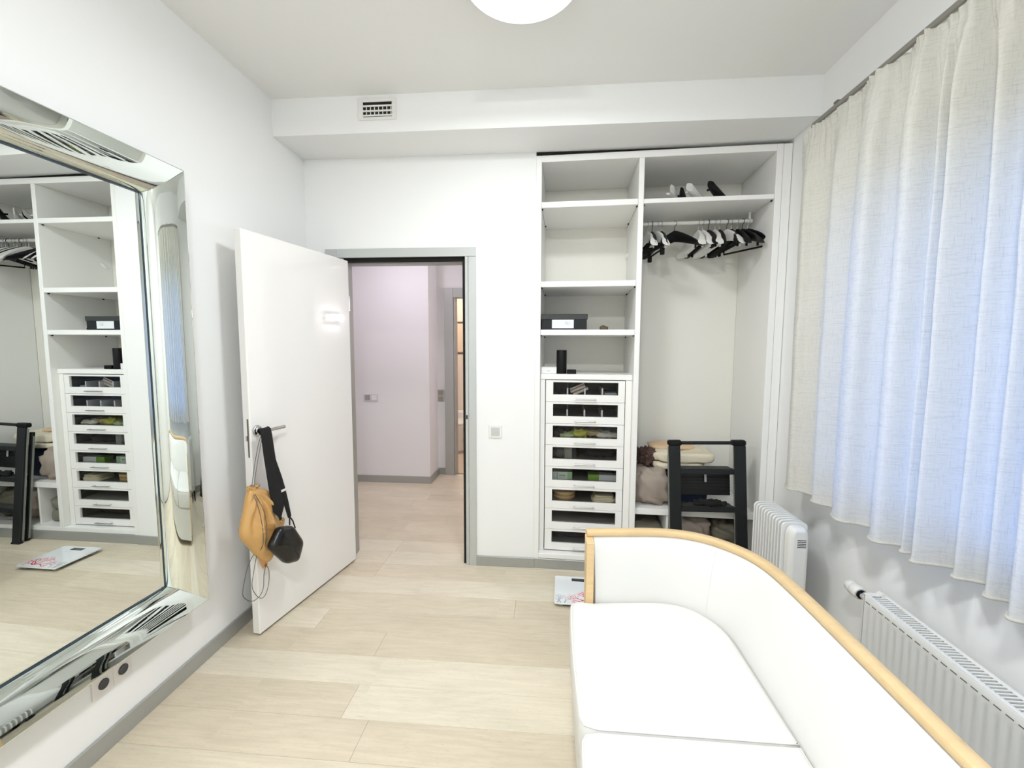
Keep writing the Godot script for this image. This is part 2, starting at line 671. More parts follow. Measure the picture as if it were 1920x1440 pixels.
	# lamps out there
	var wlamp := thing("wall_lamp", "two-globe wall lamp on the right end wall of the hallway", "wall lamp", Vector3(1.95, 1.78, -1.42))
	var pl := MB.new()
	pl.span(-0.02, 0.0, -0.06, 0.06, -0.10, 0.10, 0.004)
	part(wlamp, "back_plate", pl, M.chrome)
	var glow := mat(rgb(255, 250, 245), 0.3)
	glow.emission_enabled = true
	glow.emission = Color(1, 0.97, 0.98)
	glow.emission_energy_multiplier = 9.0
	for s in [-1, 1]:
		var g := MB.new()
		g.lathe([Vector2(0, -0.038), Vector2(0.024, -0.032), Vector2(0.038, -0.012), Vector2(0.038, 0.014), Vector2(0.026, 0.034), Vector2(0, 0.04)], 20, Transform3D(Basis(), Vector3(-0.08, 0, s * 0.046)))
		part(wlamp, "globe_lamp_shade", g, glow)
		var l := OmniLight3D.new()
		l.name = "globe_light" if s < 0 else "globe_light_001"
		l.position = Vector3(-0.08, 0, s * 0.046)
		l.light_color = Color(0.98, 0.95, 1.0)
		l.light_energy = 0.09
		l.light_size = 0.03
		l.omni_range = 8
		l.omni_attenuation = 2
		l.shadow_enabled = true
		wlamp.add_child(l)
	_downlight("hall", Vector3(0.15, 2.6, -0.95), Color(0.97, 0.94, 1.0), 0.24, "round recessed downlight in the hallway ceiling")
	_downlight("bath", Vector3(0.4, 2.6, -2.9), Color(1.0, 0.93, 0.86), 0.4, "round recessed downlight in the bathroom ceiling")


func _downlight(id: String, at: Vector3, col: Color, energy: float, label: String) -> void:
	var t := thing("downlight", label, "ceiling light", at)
	var r := MB.new()
	r.lathe([Vector2(0.10, 0), Vector2(0.12, 0), Vector2(0.12, -0.012), Vector2(0.10, -0.012)], 28)
	part(t, "rim", r, M.chrome)
	var d := MB.new()
	d.lathe([Vector2(0, 0), Vector2(0.10, 0), Vector2(0.10, -0.008), Vector2(0, -0.010)], 28)
	var g := mat(rgb(255, 252, 248), 0.4)
	g.emission_enabled = true
	g.emission = col
	g.emission_energy_multiplier = 6.0
	part(t, "diffuser_lamp", d, g)
	var l := AreaLight3D.new()
	l.name = id + "_light"
	l.position = Vector3(0, -0.02, 0)
	l.rotation.x = -PI / 2
	l.area_size = Vector2(0.16, 0.16)
	l.light_color = col
	l.light_energy = energy * 4.0
	l.set("area_range", 8.0)
	l.set("area_attenuation", 2.0)
	l.shadow_enabled = true
	t.add_child(l)


func _casing(x0: float, x1: float, top: float, w: float, z0: float, z1: float) -> MB:
	var m := MB.new()
	m.span(x0, x0 + w, 0, top, z0, z1, 0.002)
	m.span(x0 + w + 0.001, x1, top - w, top, z0, z1, 0.002)
	m.span(x1 - w, x1, 0, top - w - 0.001, z0, z1, 0.002)
	return m


func door() -> void:
	# frame: x 0.129..1.123, top 2.10
	var f := structure("trim_1", "silver grey metal door frame round the open doorway", "door frame", MB_casing_room(), M.casing)
	var jm := MB.new()
	jm.span(0.205, 0.245, 0, 2.045, -0.13, 0.0, 0.002)
	jm.span(1.03, 1.062, 0, 2.045, -0.13, -0.052, 0.002)
	jm.span(0.245, 1.03, 2.012, 2.055, -0.13, -0.052, 0.002)
	part(f, "jamb", jm, M.grey_trim)
	var js := MB.new()
	js.span(1.052, 1.072, 0, 2.045, -0.05, 0.008, 0.002)
	part(f, "strike_jamb", js, M.casing)
	var gk := MB.new()
	gk.span(1.033, 1.052, 0, 2.045, -0.052, -0.012, 0.001)
	gk.span(0.245, 1.052, 2.022, 2.05, -0.052, -0.012, 0.001)
	part(f, "rubber_gasket", gk, M.gasket)
	var sp := MB.new()
	sp.span(1.056, 1.066, 0.995, 1.022, 0.006, 0.0095, 0.0005)
	part(f, "strike_plate", sp, M.black)
	# leaf, local x from the hinge, the visible face at z = 0
	var d := Node3D.new()
	d.name = "door_1"
	add_child(d)
	d.position = DOOR_AT
	d.rotation.y = DOOR_TURN
	meta(d, "glossy white flush door leaf standing open into the room", "door", "", "structure")
	var leaf := MB.new()
	leaf.cbox(Vector3(0.393, 1.017, 0.0225), Vector3(0.826, 2.010, 0.045), 0.005)
	part(d, "leaf", leaf, M.lacquer)
	var lp := MB.new()
	lp.span(0.8055, 0.8066, 0.925, 1.115, 0.009, 0.019, 0.0003)
	var lpn := part(d, "lock_plate", lp, mat(rgb(120, 112, 104), 0.4, 0.6))
	var lb := MB.new()
	lb.prism([Vector2(0.807, 0.016), Vector2(0.820, 0.016), Vector2(0.807, 0.030)], -0.012, 0.012, Transform3D(Basis(Vector3(1, 0, 0), Vector3(0, 0, 1), Vector3(0, -1, 0)), Vector3(0, 1.02, 0)))
	part(lpn, "latch_bolt", lb, M.chrome)
	var hg := MB.new()
	hg.span(-0.045, -0.015, 0.25, 0.35, 0.012, 0.036, 0.002)
	part(d, "hinge", hg, M.steel)
	var hg2 := MB.new()
	hg2.span(-0.045, -0.015, 1.70, 1.80, 0.012, 0.036, 0.002)
	part(d, "hinge", hg2, M.steel)
	var ro := MB.new()
	ro.lathe([Vector2(0, 0), Vector2(0.026, 0), Vector2(0.026, 0.007), Vector2(0.022, 0.010), Vector2(0.012, 0.011), Vector2(0.011, 0.04), Vector2(0, 0.04)], 28, Transform3D(Basis(Vector3(1, 0, 0), Vector3(0, 0, -1), Vector3(0, 1, 0)), Vector3(0.768, 1.055, 0)))
	var hn := part(d, "handle_rosette", ro, M.chrome)
	var le := MB.new()
	le.tube(smooth_path([Vector3(0.768, 1.055, -0.034), Vector3(0.765, 1.055, -0.048), Vector3(0.745, 1.055, -0.054), Vector3(0.70, 1.055, -0.055), Vector3(0.645, 1.054, -0.053)], 5), 0.0085, 12)
	part(hn, "lever", le, M.steel)


func MB_casing_room() -> MB:
	var m := MB.new()
	m.span(0.129, 0.205, 0, 2.10, -0.0, 0.012, 0.0015)
	m.span(0.206, 1.123, 2.043, 2.10, -0.0, 0.012, 0.0015)
	m.span(1.076, 1.123, 0, 2.042, -0.0, 0.012, 0.0015)
	return m


func window_and_curtain() -> void:
	var w := Node3D.new()
	w.name = "window_1"
	add_child(w)
	w.position = Vector3(ROOM_W + 0.2, 0, 0)
	meta(w, "white framed window hidden behind the linen curtain", "window", "", "structure")
	var f := MB.new()
	f.span(-0.03, 0.03, 0.86, 0.93, 0.66, 2.9, 0.004)
	f.span(-0.03, 0.03, 2.19, 2.26, 0.66, 2.9, 0.004)
	for z in [0.695, 1.78, 2.865]:
		f.span(-0.03, 0.03, 0.93, 2.19, z - 0.035, z + 0.035, 0.004)
	part(w, "window_frame", f, M.white_plastic)
	for q in [[0.73, 1.745], [1.815, 2.83]]:
		var g := MB.new()
		g.span(-0.003, 0.003, 0.93, 2.19, q[0], q[1], 0.0)
		part(w, "pane", g, M.glass)
	var s := MB.new()
	s.span(-0.20, -0.03, 0.86, 0.88, 0.66, 2.9, 0.003)
	part(w, "sill", s, M.white_plastic)

	# the curtain hangs from a grey rail, x about 2.86
	var pts := [Vector2(0.412, 2.872), Vector2(0.45, 2.85), Vector2(0.519, 2.831), Vector2(0.548, 2.86), Vector2(0.60, 2.884), Vector2(0.647, 2.872), Vector2(0.70, 2.842), Vector2(0.737, 2.857), Vector2(0.775, 2.885), Vector2(0.811, 2.876), Vector2(0.87, 2.83), Vector2(0.94, 2.821), Vector2(0.966, 2.868), Vector2(1.012, 2.898), Vector2(1.052, 2.880), Vector2(1.09, 2.832), Vector2(1.137, 2.826), Vector2(1.160, 2.882), Vector2(1.19, 2.868), Vector2(1.214, 2.851), Vector2(1.228, 2.882), Vector2(1.258, 2.86), Vector2(1.288, 2.835), Vector2(1.312, 2.905), Vector2(1.335, 2.92), Vector2(1.382, 2.873), Vector2(1.405, 2.91), Vector2(1.430, 2.926), Vector2(1.489, 2.869), Vector2(1.512, 2.902), Vector2(1.54, 2.897), Vector2(1.60, 2.836)]
	var rng := RandomNumberGenerator.new()
	rng.seed = 77
	var z := 1.60
	var up := true
	while z < 2.98:
		z += rng.randf_range(0.035, 0.075)
		pts.append(Vector2(z, rng.randf_range(2.89, 2.92) if up else rng.randf_range(2.825, 2.86)))
		up = not up
	var plan := smooth_path(pts, 10)
	var top := 2.538
	var hem := 0.752
	var rows := 64
	var outer := []
	var inner := []
	var hem_line := []
	var nc := plan.size()
	for i in rows + 1:
		var t := float(i) / rows
		var y := lerpf(top, hem, pow(t, 1.15))
		var a := smoothstep(0.0, 0.22, t)          # how much the deep folds have opened below the heading
		var g := 1.0 - smoothstep(0.03, 0.20, t)   # gathers of the heading tape
		var ro := []
		var ri := []
		for j in nc:
			var p: Vector2 = plan[j]
			var drift := 0.018 * sin(p.x * 5.0 + y * 1.3) * (1.0 - t)
			var zz := p.x + drift * (0.0 if j == 0 else 1.0)
			var x := 2.866 + (p.y - 2.866) * lerpf(0.45, 1.25, a)
			x += g * (0.018 * absf(sin(p.x * 84.0 + 2.5 * sin(p.x * 23.0))) - 0.011 + 0.008 * fn.get_noise_2d(p.x * 14.0, y * 9.0))
			x += 0.006 * fn.get_noise_2d(p.x * 6.0 + 40.0, y * 2.2) * (1.0 - absf(2.0 * t - 1.0))
			if absf(y - (top - 0.045)) < 0.02:
				x += 0.004
			if t > 0.985:
				x -= 0.002
			ro.append(Vector3(x, y + (0.004 * sin(p.x * 140.0) if i == 0 else 0.0), zz))
			if i == rows:
				hem_line.append(Vector3(x, y, zz))
		outer.append(ro)
	var m := MB.new()
	m.loft(outer, false, false, 0)
	var cu := thing("curtain", "floor-length gathered white linen curtain over the window, glowing blue with daylight", "curtain", Vector3.ZERO)
	cu.set_meta("label", "gathered white linen curtain over the window, glowing bluish with daylight")
	part(cu, "cloth", m, M.linen)
	var hm := MB.new()
	hm.tube(hem_line, 0.0055, 6)
	part(cu, "hem", hm, M.linen)
	var rail := thing("curtain_rail", "thin grey metal curtain rail on the right wall", "curtain rail", Vector3.ZERO)
	var r := MB.new()
	r.span(2.852, 2.868, 2.536, 2.556, 0.478, 3.02, 0.002)
	part(rail, "rail", r, mat(rgb(140, 137, 130), 0.5, 0.3))
	for zb in [0.66, 1.7, 2.8]:
		var b := MB.new()
		b.span(2.85, ROOM_W, 2.556, 2.566, zb - 0.012, zb + 0.012, 0.001)
		part(rail, "bracket", b, mat(rgb(120, 117, 110), 0.5, 0.3))


func ceiling_lamp(at: Vector3, label: String, e_omni: float, e_face: float) -> void:
	var t := thing("ceiling_lamp", label, "ceiling lamp", at)
	var b := MB.new()
	b.lathe([Vector2(0, 0), Vector2(0.20, 0), Vector2(0.20, -0.055), Vector2(0, -0.055)], 64)
	part(t, "base", b, M.white_plastic).cast_shadow = GeometryInstance3D.SHADOW_CASTING_SETTING_ON
	var rim := MB.new()
	rim.lathe([Vector2(0.212, -0.055), Vector2(0.2195, -0.056), Vector2(0.2205, -0.066), Vector2(0.2195, -0.072), Vector2(0.212, -0.071)], 96)
	part(t, "rim", rim, mat(rgb(190, 190, 188), 0.3, 0.6))
	var glow := mat(rgb(255, 255, 252), 0.3)
	glow.emission_enabled = true
	glow.emission = Color(1.0, 0.985, 0.955)
	glow.emission_energy_multiplier = 1.6
	var d := MB.new()
	var pr := [Vector2(0.0, -0.056), Vector2(0.216, -0.056), Vector2(0.2165, -0.071)]
	for k in range(1, 11):
		var a := PI / 2 * k / 10.0
		pr.append(Vector2(0.2165 * cos(a), -0.071 - 0.05 * sin(a)))
	d.lathe(pr, 64)
	part(t, "dome_lamp_shade", d, glow)
	var l := OmniLight3D.new()
	l.name = "dome_light"
	l.position = Vector3(0, -0.092, 0)
	l.light_color = Color(0.972, 0.988, 1.0)
	l.light_energy = e_omni
	l.light_size = 0.05
	l.omni_range = 10
	l.omni_attenuation = 2
	l.shadow_enabled = true
	t.add_child(l)
	var al := AreaLight3D.new()
	al.name = "dome_face_light"
	al.position = Vector3(0, -0.126, 0)
	al.rotation.x = -PI / 2
	al.area_size = Vector2(0.3, 0.3)
	al.light_color = Color(0.972, 0.988, 1.0)
	al.light_energy = e_face
	al.set("area_range", 10.0)
	al.set("area_attenuation", 2.0)
	al.shadow_enabled = true
	t.add_child(al)


func mirror() -> void:
	# local x stands out from the wall, z runs along it towards the camera from the inner far edge
	var t := thing("mirror", "tall wall mirror with a broad curved mirrored-glass frame", "mirror", Vector3(0.005, 0, 1.2), -0.028)
	var z0 := -0.004
	var z1 := 1.24
	var y0 := 0.466
	var y1 := 2.062
	var g := MB.new()
	g.span(-0.006, 0.0, y0 - 0.012, y1 + 0.012, z0 - 0.012, z1 + 0.012, 0.0)
	part(t, "mirror_glass", g, M.mirror)
	var e := MB.new()
	e.span(0.0, 0.006, y0 - 0.006, y0 + 0.003, z0, z1, 0.001)
	e.span(0.0, 0.006, y1 - 0.004, y1 + 0.006, z0, z1, 0.001)
	e.span(0.0, 0.004, y0, y1, z0 - 0.006, z0 + 0.002, 0.001)
	e.span(0.0, 0.004, y0, y1, z1 - 0.002, z1 + 0.006, 0.001)
	part(t, "inner_edge", e, M.glass_edge)
	# cross-section: steep at the glass, rolling over to a wing that slopes gently outwards
	var W := 0.124
	var prof := []
	var h := 0.004
	var n := 40
	for i in n + 1:
		var u := float(i) / n
		prof.append(Vector2(u * W, h))
		var slope := 0.24 + 2.6 * exp(-u * 9.0) + 0.22 * exp(-pow((u - 0.42) / 0.2, 2.0))
		h += slope * W / n
	for side in 4:
		var rings := []
		for e2 in 2:
			var ring := []
			for back in 2:
				for i in n + 1:
					var k := i if back == 0 else n - i
					var p: Vector2 = prof[k]
					var hh := p.y - 0.004 * back
					var gap := 0.0012
					var pos := Vector3.ZERO
					match side:
						0: pos = Vector3(hh, y1 + p.x, (z0 - p.x + gap) if e2 == 0 else (z1 + p.x - gap))
						1: pos = Vector3(hh, y0 - p.x, (z0 - p.x + gap) if e2 == 0 else (z1 + p.x - gap))
						2: pos = Vector3(hh, (y0 - p.x + gap) if e2 == 0 else (y1 + p.x - gap), z0 - p.x)
						3: pos = Vector3(hh, (y0 - p.x + gap) if e2 == 0 else (y1 + p.x - gap), z1 + p.x)
					ring.append(pos)
			rings.append(ring)
		var m := MB.new()
		m.loft(rings, true, false, 0)
		part(t, "frame_panel", m, M.mirror_frame)
	for yb in [y1 + 0.04, y0 - 0.04]:   # thin battens that carry the frame on the wall
		var bk := MB.new()
		bk.span(0.002, 0.03, yb - 0.01, yb + 0.01, z0, z1, 0.002)
		part(t, "batten", bk, M.charcoal)


func wardrobe() -> void:
	var w := thing("wardrobe", "white built-in open wardrobe with shelves and a hanging section", "wardrobe", WO, -TH)
	var D := -0.52
	var sl := MB.new()
	sl.span(0.0, 0.035, 0.0, 2.647, D, 0.0, 0.002)
	part(w, "side_panel", sl, M.board)
	var sr := MB.new()
	sr.span(1.396, 1.432, 0.0, 2.647, D, 0.0, 0.002)
	part(w, "side_panel", sr, M.board)
	var fl := MB.new()
	fl.span(1.434, 1.481, 0.0, 2.647, -0.03, -0.002, 0.002)
	part(w, "filler_panel", fl, M.board)
	var dv := MB.new()
	dv.span(0.622, 0.654, 0.10, 2.607, D, -0.001, 0.002)
	part(w, "divider", dv, M.board)
	var tp := MB.new()
	tp.span(0.035, 1.396, 2.607, 2.647, D, 0.0, 0.002)
	part(w, "top_panel", tp, M.board)
	var bk := MB.new()
	bk.span(0.035, 1.396, 0.10, 2.607, D - 0.012, D, 0.0)
	part(w, "back_panel", bk, M.inner)
	var dk := MB.new()
	dk.span(0.035, 1.396, 0.067, 0.10, D, -0.001, 0.002)
	part(w, "bottom_panel", dk, M.board)
	var pl := MB.new()
	pl.span(0.0, 1.481, 0.0, 0.066, -0.012, 0.006, 0.002)
	part(w, "plinth", pl, M.grey_trim)
	for q in [[0.036, 0.621, 2.369, 2.334], [0.036, 0.621, 1.882, 1.847], [0.036, 0.621, 1.580, 1.545], [0.655, 1.395, 2.366, 2.339]]:
		var s := MB.new()
		s.span(q[0], q[1], q[3], q[2], D, -0.002, 0.002)
		var sn := part(w, "shelf", s, M.board)
		for x in [q[0] + 0.004, q[1] - 0.004]:
			for z in [-0.03, -0.42]:
				var pin := MB.new()
				pin.span(x - 0.004, x + 0.004, q[3] - 0.008, q[3], z - 0.006, z + 0.006, 0.001)
				part(sn, "shelf_pin", pin, M.charcoal)
	var ls := MB.new()
	ls.span(0.655, 1.395, 0.39, 0.43, D, -0.03, 0.002)
	part(w, "shelf", ls, M.board)
	var lv := MB.new()
	lv.span(0.857, 0.872, 0.10, 0.39, D, -0.04, 0.002)
	part(w, "lower_divider", lv, M.board)
	var r := MB.new()
	r.tube([Vector3(0.655, 2.283, -0.26), Vector3(1.375, 2.283, -0.26)], 0.0125, 14)
	var rn := part(w, "hanging_rail", r, M.white_plastic)
	var rb := MB.new()
	rb.span(1.352, 1.366, 2.268, 2.339, -0.268, -0.252, 0.002)
	part(rn, "rail_bracket", rb, M.white_plastic)


func drawers() -> void:
	var t := thing("drawer_unit", "white chest of eight glass-fronted drawers inside the wardrobe's left bay", "drawer unit", WO, -TH)
	var D := -0.51
	var Z := -0.05
	var c := MB.new()
	c.span(0.036, 0.066, 0.101, 1.258, D, Z - 0.001, 0.001)
	c.span(0.582, 0.621, 0.101, 1.258, D, Z - 0.001, 0.001)
	part(t, "side_filler", c, M.board)
	var ct := MB.new()
	ct.span(0.036, 0.621, 1.259, 1.294, D, Z + 0.004, 0.002)
	part(t, "countertop", ct, M.board)
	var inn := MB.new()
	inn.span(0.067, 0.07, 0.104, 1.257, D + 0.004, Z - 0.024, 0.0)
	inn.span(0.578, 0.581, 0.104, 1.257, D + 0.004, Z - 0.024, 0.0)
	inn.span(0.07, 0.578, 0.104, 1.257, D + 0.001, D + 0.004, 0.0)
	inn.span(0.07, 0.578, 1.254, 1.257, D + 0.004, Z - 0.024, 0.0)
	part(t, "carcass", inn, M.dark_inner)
	for k in 8:
		var y1 := 1.254 - 0.1435 * k
		var y0 := y1 - 0.1415
		var f := MB.new()
		var gx0 := 0.119
		var gx1 := 0.536
		var gy1 := y1 - 0.013
		var gy0 := y1 - 0.094
		f.span(0.071, gx0, y0, y1, Z - 0.02, Z, 0.0012)
		f.span(gx1, 0.578, y0, y1, Z - 0.02, Z, 0.0012)
		f.span(gx0 - 0.001, gx1 + 0.001, gy1, y1, Z - 0.02, Z, 0.0012)
		f.span(gx0 - 0.001, gx1 + 0.001, y0, gy0, Z - 0.02, Z, 0.0012)
		var dn := part(t, "drawer_front", f, M.board)
		var g := MB.new()
		g.span(gx0 - 0.004, gx1 + 0.004, gy0 - 0.004, gy1 + 0.004, Z - 0.016, Z - 0.012, 0.0)
		part(dn, "glass_pane", g, M.drawer_glass)
		var h := MB.new()
		h.tube([Vector3(0.258, y0 + 0.019, Z + 0.018), Vector3(0.398, y0 + 0.019, Z + 0.018)], 0.0035, 10)
		h.tube([Vector3(0.268, y0 + 0.019, Z - 0.001), Vector3(0.268, y0 + 0.019, Z + 0.018)], 0.003, 8)
		h.tube([Vector3(0.388, y0 + 0.019, Z - 0.001), Vector3(0.388, y0 + 0.019, Z + 0.018)], 0.003, 8)
		part(dn, "handle", h, M.steel)
		var tr := MB.new()
		tr.span(0.075, 0.573, gy0 - 0.014, gy0 - 0.006, D + 0.02, Z - 0.022, 0.0)
		tr.span(0.075, 0.083, gy0 - 0.006, gy0 + 0.05, D + 0.02, Z - 0.022, 0.001)
		tr.span(0.565, 0.573, gy0 - 0.006, gy0 + 0.05, D + 0.02, Z - 0.022, 0.001)
		tr.span(0.083, 0.565, gy0 - 0.006, gy0 + 0.05, D + 0.02, D + 0.028, 0.001)
		part(dn, "tray", tr, mat(rgb(120, 118, 110), 0.6))
		if k < 2:
			for x in [0.212, 0.325, 0.438]:
				var dvr := MB.new()
				dvr.span(x - 0.005, x + 0.005, gy0 - 0.006, gy0 + 0.042, D + 0.03, Z - 0.03, 0.001)
				part(dn, "tray_divider", dvr, M.white)


func soft(called: String, label: String, category: String, c: Vector3, s: Vector3, e: float, amp: float, freq: float, sd: int, m: Material, group := "", turn := 0.0) -> MeshInstance3D:
	var b := MB.new()
	b.lump(Vector3(0, s.y / 2, 0), s, e, amp, freq, sd)
	return solo(called, label, category, b, m, kp(c.x, c.y, c.z), -TH + turn, group)


func print_image(w: int, h: int, base: Color, ink: Color, sd: int, rows: Array) -> Image:   # rows of [x0, x1, y, height]: lines of small print
	var im := Image.create(w, h, false, Image.FORMAT_RGB8)
	im.fill(base)
	var rng := RandomNumberGenerator.new()
	rng.seed = sd
	for r in rows:
		var x: int = r[0]
		while x < r[1]:
			var l := rng.randi_range(2, 7)
			im.fill_rect(Rect2i(x, r[2], mini(l, r[1] - x), r[3]), ink.lerp(base, rng.randf() * 0.3))
			x += l + rng.randi_range(1, 3)
	return im


func label_mat(im: Image, rough := 0.5) -> StandardMaterial3D:
	var m := mat(Color.WHITE, rough)
	m.albedo_texture = tex(im)
	return m


func wardrobe_contents() -> void:
	# --- third shelf: shoe box, stone
	var sb := thing("shoe_box", "black shoe box with a grey-black lid and a white label", "box", kp(0.184, 1.5805, -0.175), -TH)
	var b := MB.new()
	b.span(-0.143, 0.143, 0, 0.075, -0.15, 0.15, 0.002)
	part(sb, "box_body", b, M.charcoal)
	var lid := MB.new()
	lid.span(-0.148, 0.148, 0.064, 0.099, -0.154, 0.155, 0.003)
	part(sb, "lid", lid, mat(rgb(52, 54, 53), 0.6))
	var im := print_image(136, 56, Color(0.90, 0.91, 0.92), Color(0.55, 0.58, 0.62), 3, [[80, 112, 14, 3], [82, 118, 22, 3], [82, 108, 30, 3]])
	im.fill_rect(Rect2i(70, 4, 1, 48), Color(0.8, 0.8, 0.8))
	part(sb, "paper_label", uv_quad(Vector3(-0.077, 0.009, 0.1506), Vector3(0.061, 0.009, 0.1506), Vector3(0.061, 0.063, 0.1506), Vector3(-0.077, 0.063, 0.1506)), label_mat(im))
	soft("stone", "small brown stone lying right of the shoe box", "stone", Vector3(0.442, 1.579, -0.16), Vector3(0.055, 0.03, 0.04), 0.8, 0.008, 2.0, 4, mat(rgb(96, 84, 66), 0.8))
	# --- countertop: cylinder, small boxes
	var cy := MB.new()
	cy.lathe([Vector2(0, 0), Vector2(0.032, 0), Vector2(0.0335, 0.003), Vector2(0.0335, 0.152), Vector2(0.032, 0.155), Vector2(0.027, 0.155), Vector2(0.026, 0.151), Vector2(0, 0.151)], 32)
	solo("canister", "tall black cylindrical canister on the counter above the drawers", "canister", cy, M.black_satin, kp(0.170, 1.295, -0.10))
	var sbx := MB.new()
	sbx.span(-0.03, 0.03, 0, 0.027, -0.03, 0.03, 0.003)
	solo("small_box", "small flat black box right of the black canister", "box", sbx, M.black_satin, kp(0.236, 1.295, -0.10), -TH)
	var wb := thing("card_box", "low white cardboard box left of the black canister", "box", kp(0.088, 1.295, -0.13), -TH)
	var wbm := MB.new()
	wbm.span(-0.05, 0.05, 0, 0.042, -0.05, 0.05, 0.001)
	part(wb, "box_body", wbm, M.white)
	part(wb, "printed_front", uv_quad(Vector3(-0.05, 0.001, 0.0506), Vector3(0.05, 0.001, 0.0506), Vector3(0.05, 0.041, 0.0506), Vector3(-0.05, 0.041, 0.0506)), label_mat(print_image(100, 40, Color(0.94, 0.94, 0.93), Color(0.62, 0.62, 0.62), 8, [[38, 62, 22, 3]])))
	# --- first drawer: notebooks leaning on a divider
	var floor1 := 1.156
	for q in [[0.265, 0.020, "brown", "brown notebook, uppermost of the books leaning in the top drawer", rgb(96, 82, 70)], [0.272, 0.004, "pink", "pale pink notebook under the brown one in the top drawer", rgb(236, 214, 200)], [0.290, -0.012, "white", "off-white booklet lowest of the books leaning in the top drawer", rgb(232, 226, 216)]]:
		var nb := thing("notebook", q[3], "notebook", kp(q[0] + 0.01, floor1 + 0.034 + q[1], -0.18), -TH, "books leaning in the top drawer")
		nb.rotation.z = 0.42
		var cv := MB.new()
		cv.span(-0.052, 0.052, 0.005, 0.008, -0.07, 0.07, 0.001)
		cv.span(-0.052, 0.052, -0.008, -0.005, -0.07, 0.07, 0.001)
		cv.span(-0.054, -0.051, -0.008, 0.008, -0.07, 0.07, 0.001)
		part(nb, "cover", cv, mat(q[4], 0.7))
		var pg := MB.new()
		pg.span(-0.051, 0.050, -0.005, 0.005, -0.068, 0.068, 0.001)
		part(nb, "pages", pg, mat(rgb(238, 228, 214), 0.8))
	soft("black_pouch", "flat black pouch in the left compartment of the top drawer", "pouch", Vector3(0.155, 1.155, -0.2), Vector3(0.075, 0.016, 0.12), 0.5, 0.004, 2.0, 9, M.black_cloth)
	var pp := MB.new()
	pp.span(-0.04, 0.04, 0, 0.012, -0.06, 0.06, 0.002)
	solo("paper_packet", "pale blue paper packet in the right compartment of the top drawer", "packet", pp, mat(rgb(206, 218, 226), 0.6), kp(0.495, 1.155, -0.18), -TH)
	# --- third drawer: scarves
	var d3 := 1.254 - 0.1435 * 2 - 0.10
	for q in [
		[0.155, 0.0, -0.20, 0.09, 0.05, 0.16, rgb(52, 54, 40), "dark olive scarf crumpled at the left of the third drawer"],
		[0.215, 0.0, -0.14, 0.10, 0.030, 0.09, rgb(190, 202, 150), "pale green scarf between the dark and the lime scarves"],
		[0.300, 0.0, -0.17, 0.11, 0.052, 0.14, rgb(206, 208, 92), "lime yellow scarf bunched in the middle of the third drawer"],
		[0.395, 0.0, -0.20, 0.12, 0.050, 0.16, rgb(196, 176, 128), "tan scarf folded right of the lime yellow scarf"],
		[0.475, 0.0, -0.16, 0.14, 0.036, 0.12, rgb(236, 230, 214), "off-white scarf at the right end of the third drawer"]]:
		soft("scarf", q[7], "scarf", Vector3(q[0], d3 + q[1] - 0.001, q[2]), Vector3(q[3], q[4], q[5]), 0.62, 0.022, 2.6, int(q[0] * 1000), mat(q[6], 0.9), "scarves in the third drawer")
	# --- fourth drawer
	var d4 := 1.254 - 0.1435 * 3 - 0.10
	soft("plastic_bag", "crumpled grey plastic bag at the left of the fourth drawer", "bag", Vector3(0.165, d4 - 0.001, -0.17), Vector3(0.11, 0.075, 0.14), 0.6, 0.018, 3.0, 5, mat(rgb(70, 78, 78), 0.3))
	var pb := MB.new()
	pb.span(-0.026, 0.026, 0, 0.078, -0.05, 0.05, 0.004)
	solo("pale_carton", "pale grey carton beside the plastic bag in the fourth drawer", "box", pb, mat(rgb(146, 146, 134), 0.6), kp(0.222, d4, -0.15), -TH)
	soft("dark_pouch", "dark brown bundle at the right of the fourth drawer", "pouch", Vector3(0.44, d4 - 0.001, -0.24), Vector3(0.20, 0.06, 0.2), 0.6, 0.02, 2.5, 6, mat(rgb(48, 42, 36), 0.8))
	# --- fifth drawer: cartons
	var d5 := 1.254 - 0.1435 * 4 - 0.10
	var gb := thing("green_carton", "mint and white medicine carton at the left of the fifth drawer", "box", kp(0.186, d5, -0.14), -TH)
	var gm := MB.new()
	gm.span(-0.065, 0.065, 0, 0.05, -0.04, 0.04, 0.001)
	part(gb, "box_body", gm, mat(rgb(206, 224, 206), 0.5))
	var gi := print_image(130, 50, Color(0.84, 0.90, 0.84), Color(0.32, 0.42, 0.36), 12, [[44, 84, 20, 7], [44, 82, 34, 2], [8, 20, 10, 2], [8, 20, 40, 2]])
	gi.fill_rect(Rect2i(28, 4, 4, 46), Color(0.36, 0.5, 0.42))
	gi.fill_rect(Rect2i(98, 0, 32, 50), Color(0.66, 0.80, 0.60))
	part(gb, "printed_front", uv_quad(Vector3(-0.065, 0.0, 0.0406), Vector3(0.065, 0.0, 0.0406), Vector3(0.065, 0.05, 0.0406), Vector3(-0.065, 0.05, 0.0406)), label_mat(gi))
	var gc := thing("long_carton", "long white carton with a bright green end in the fifth drawer", "box", kp(0.449, d5, -0.14), -TH)
	var gcm := MB.new()
	gcm.span(-0.02, 0.092, 0, 0.038, -0.035, 0.035, 0.001)
	part(gc, "box_body", gcm, mat(rgb(222, 226, 224), 0.5))
	var gcg := MB.new()
	gcg.span(-0.092, -0.02, 0, 0.038, -0.035, 0.035, 0.001)
	part(gc, "green_end", gcg, mat(rgb(128, 176, 62), 0.5))
	soft("black_case", "black soft case behind the long carton in the fifth drawer", "case", Vector3(0.44, d5 - 0.001, -0.26), Vector3(0.2, 0.065, 0.12), 0.5, 0.006, 2.0, 8, M.black_cloth)
	# --- sixth drawer: round wooden box, folded cloth
	var d6 := 1.254 - 0.1435 * 5 - 0.10
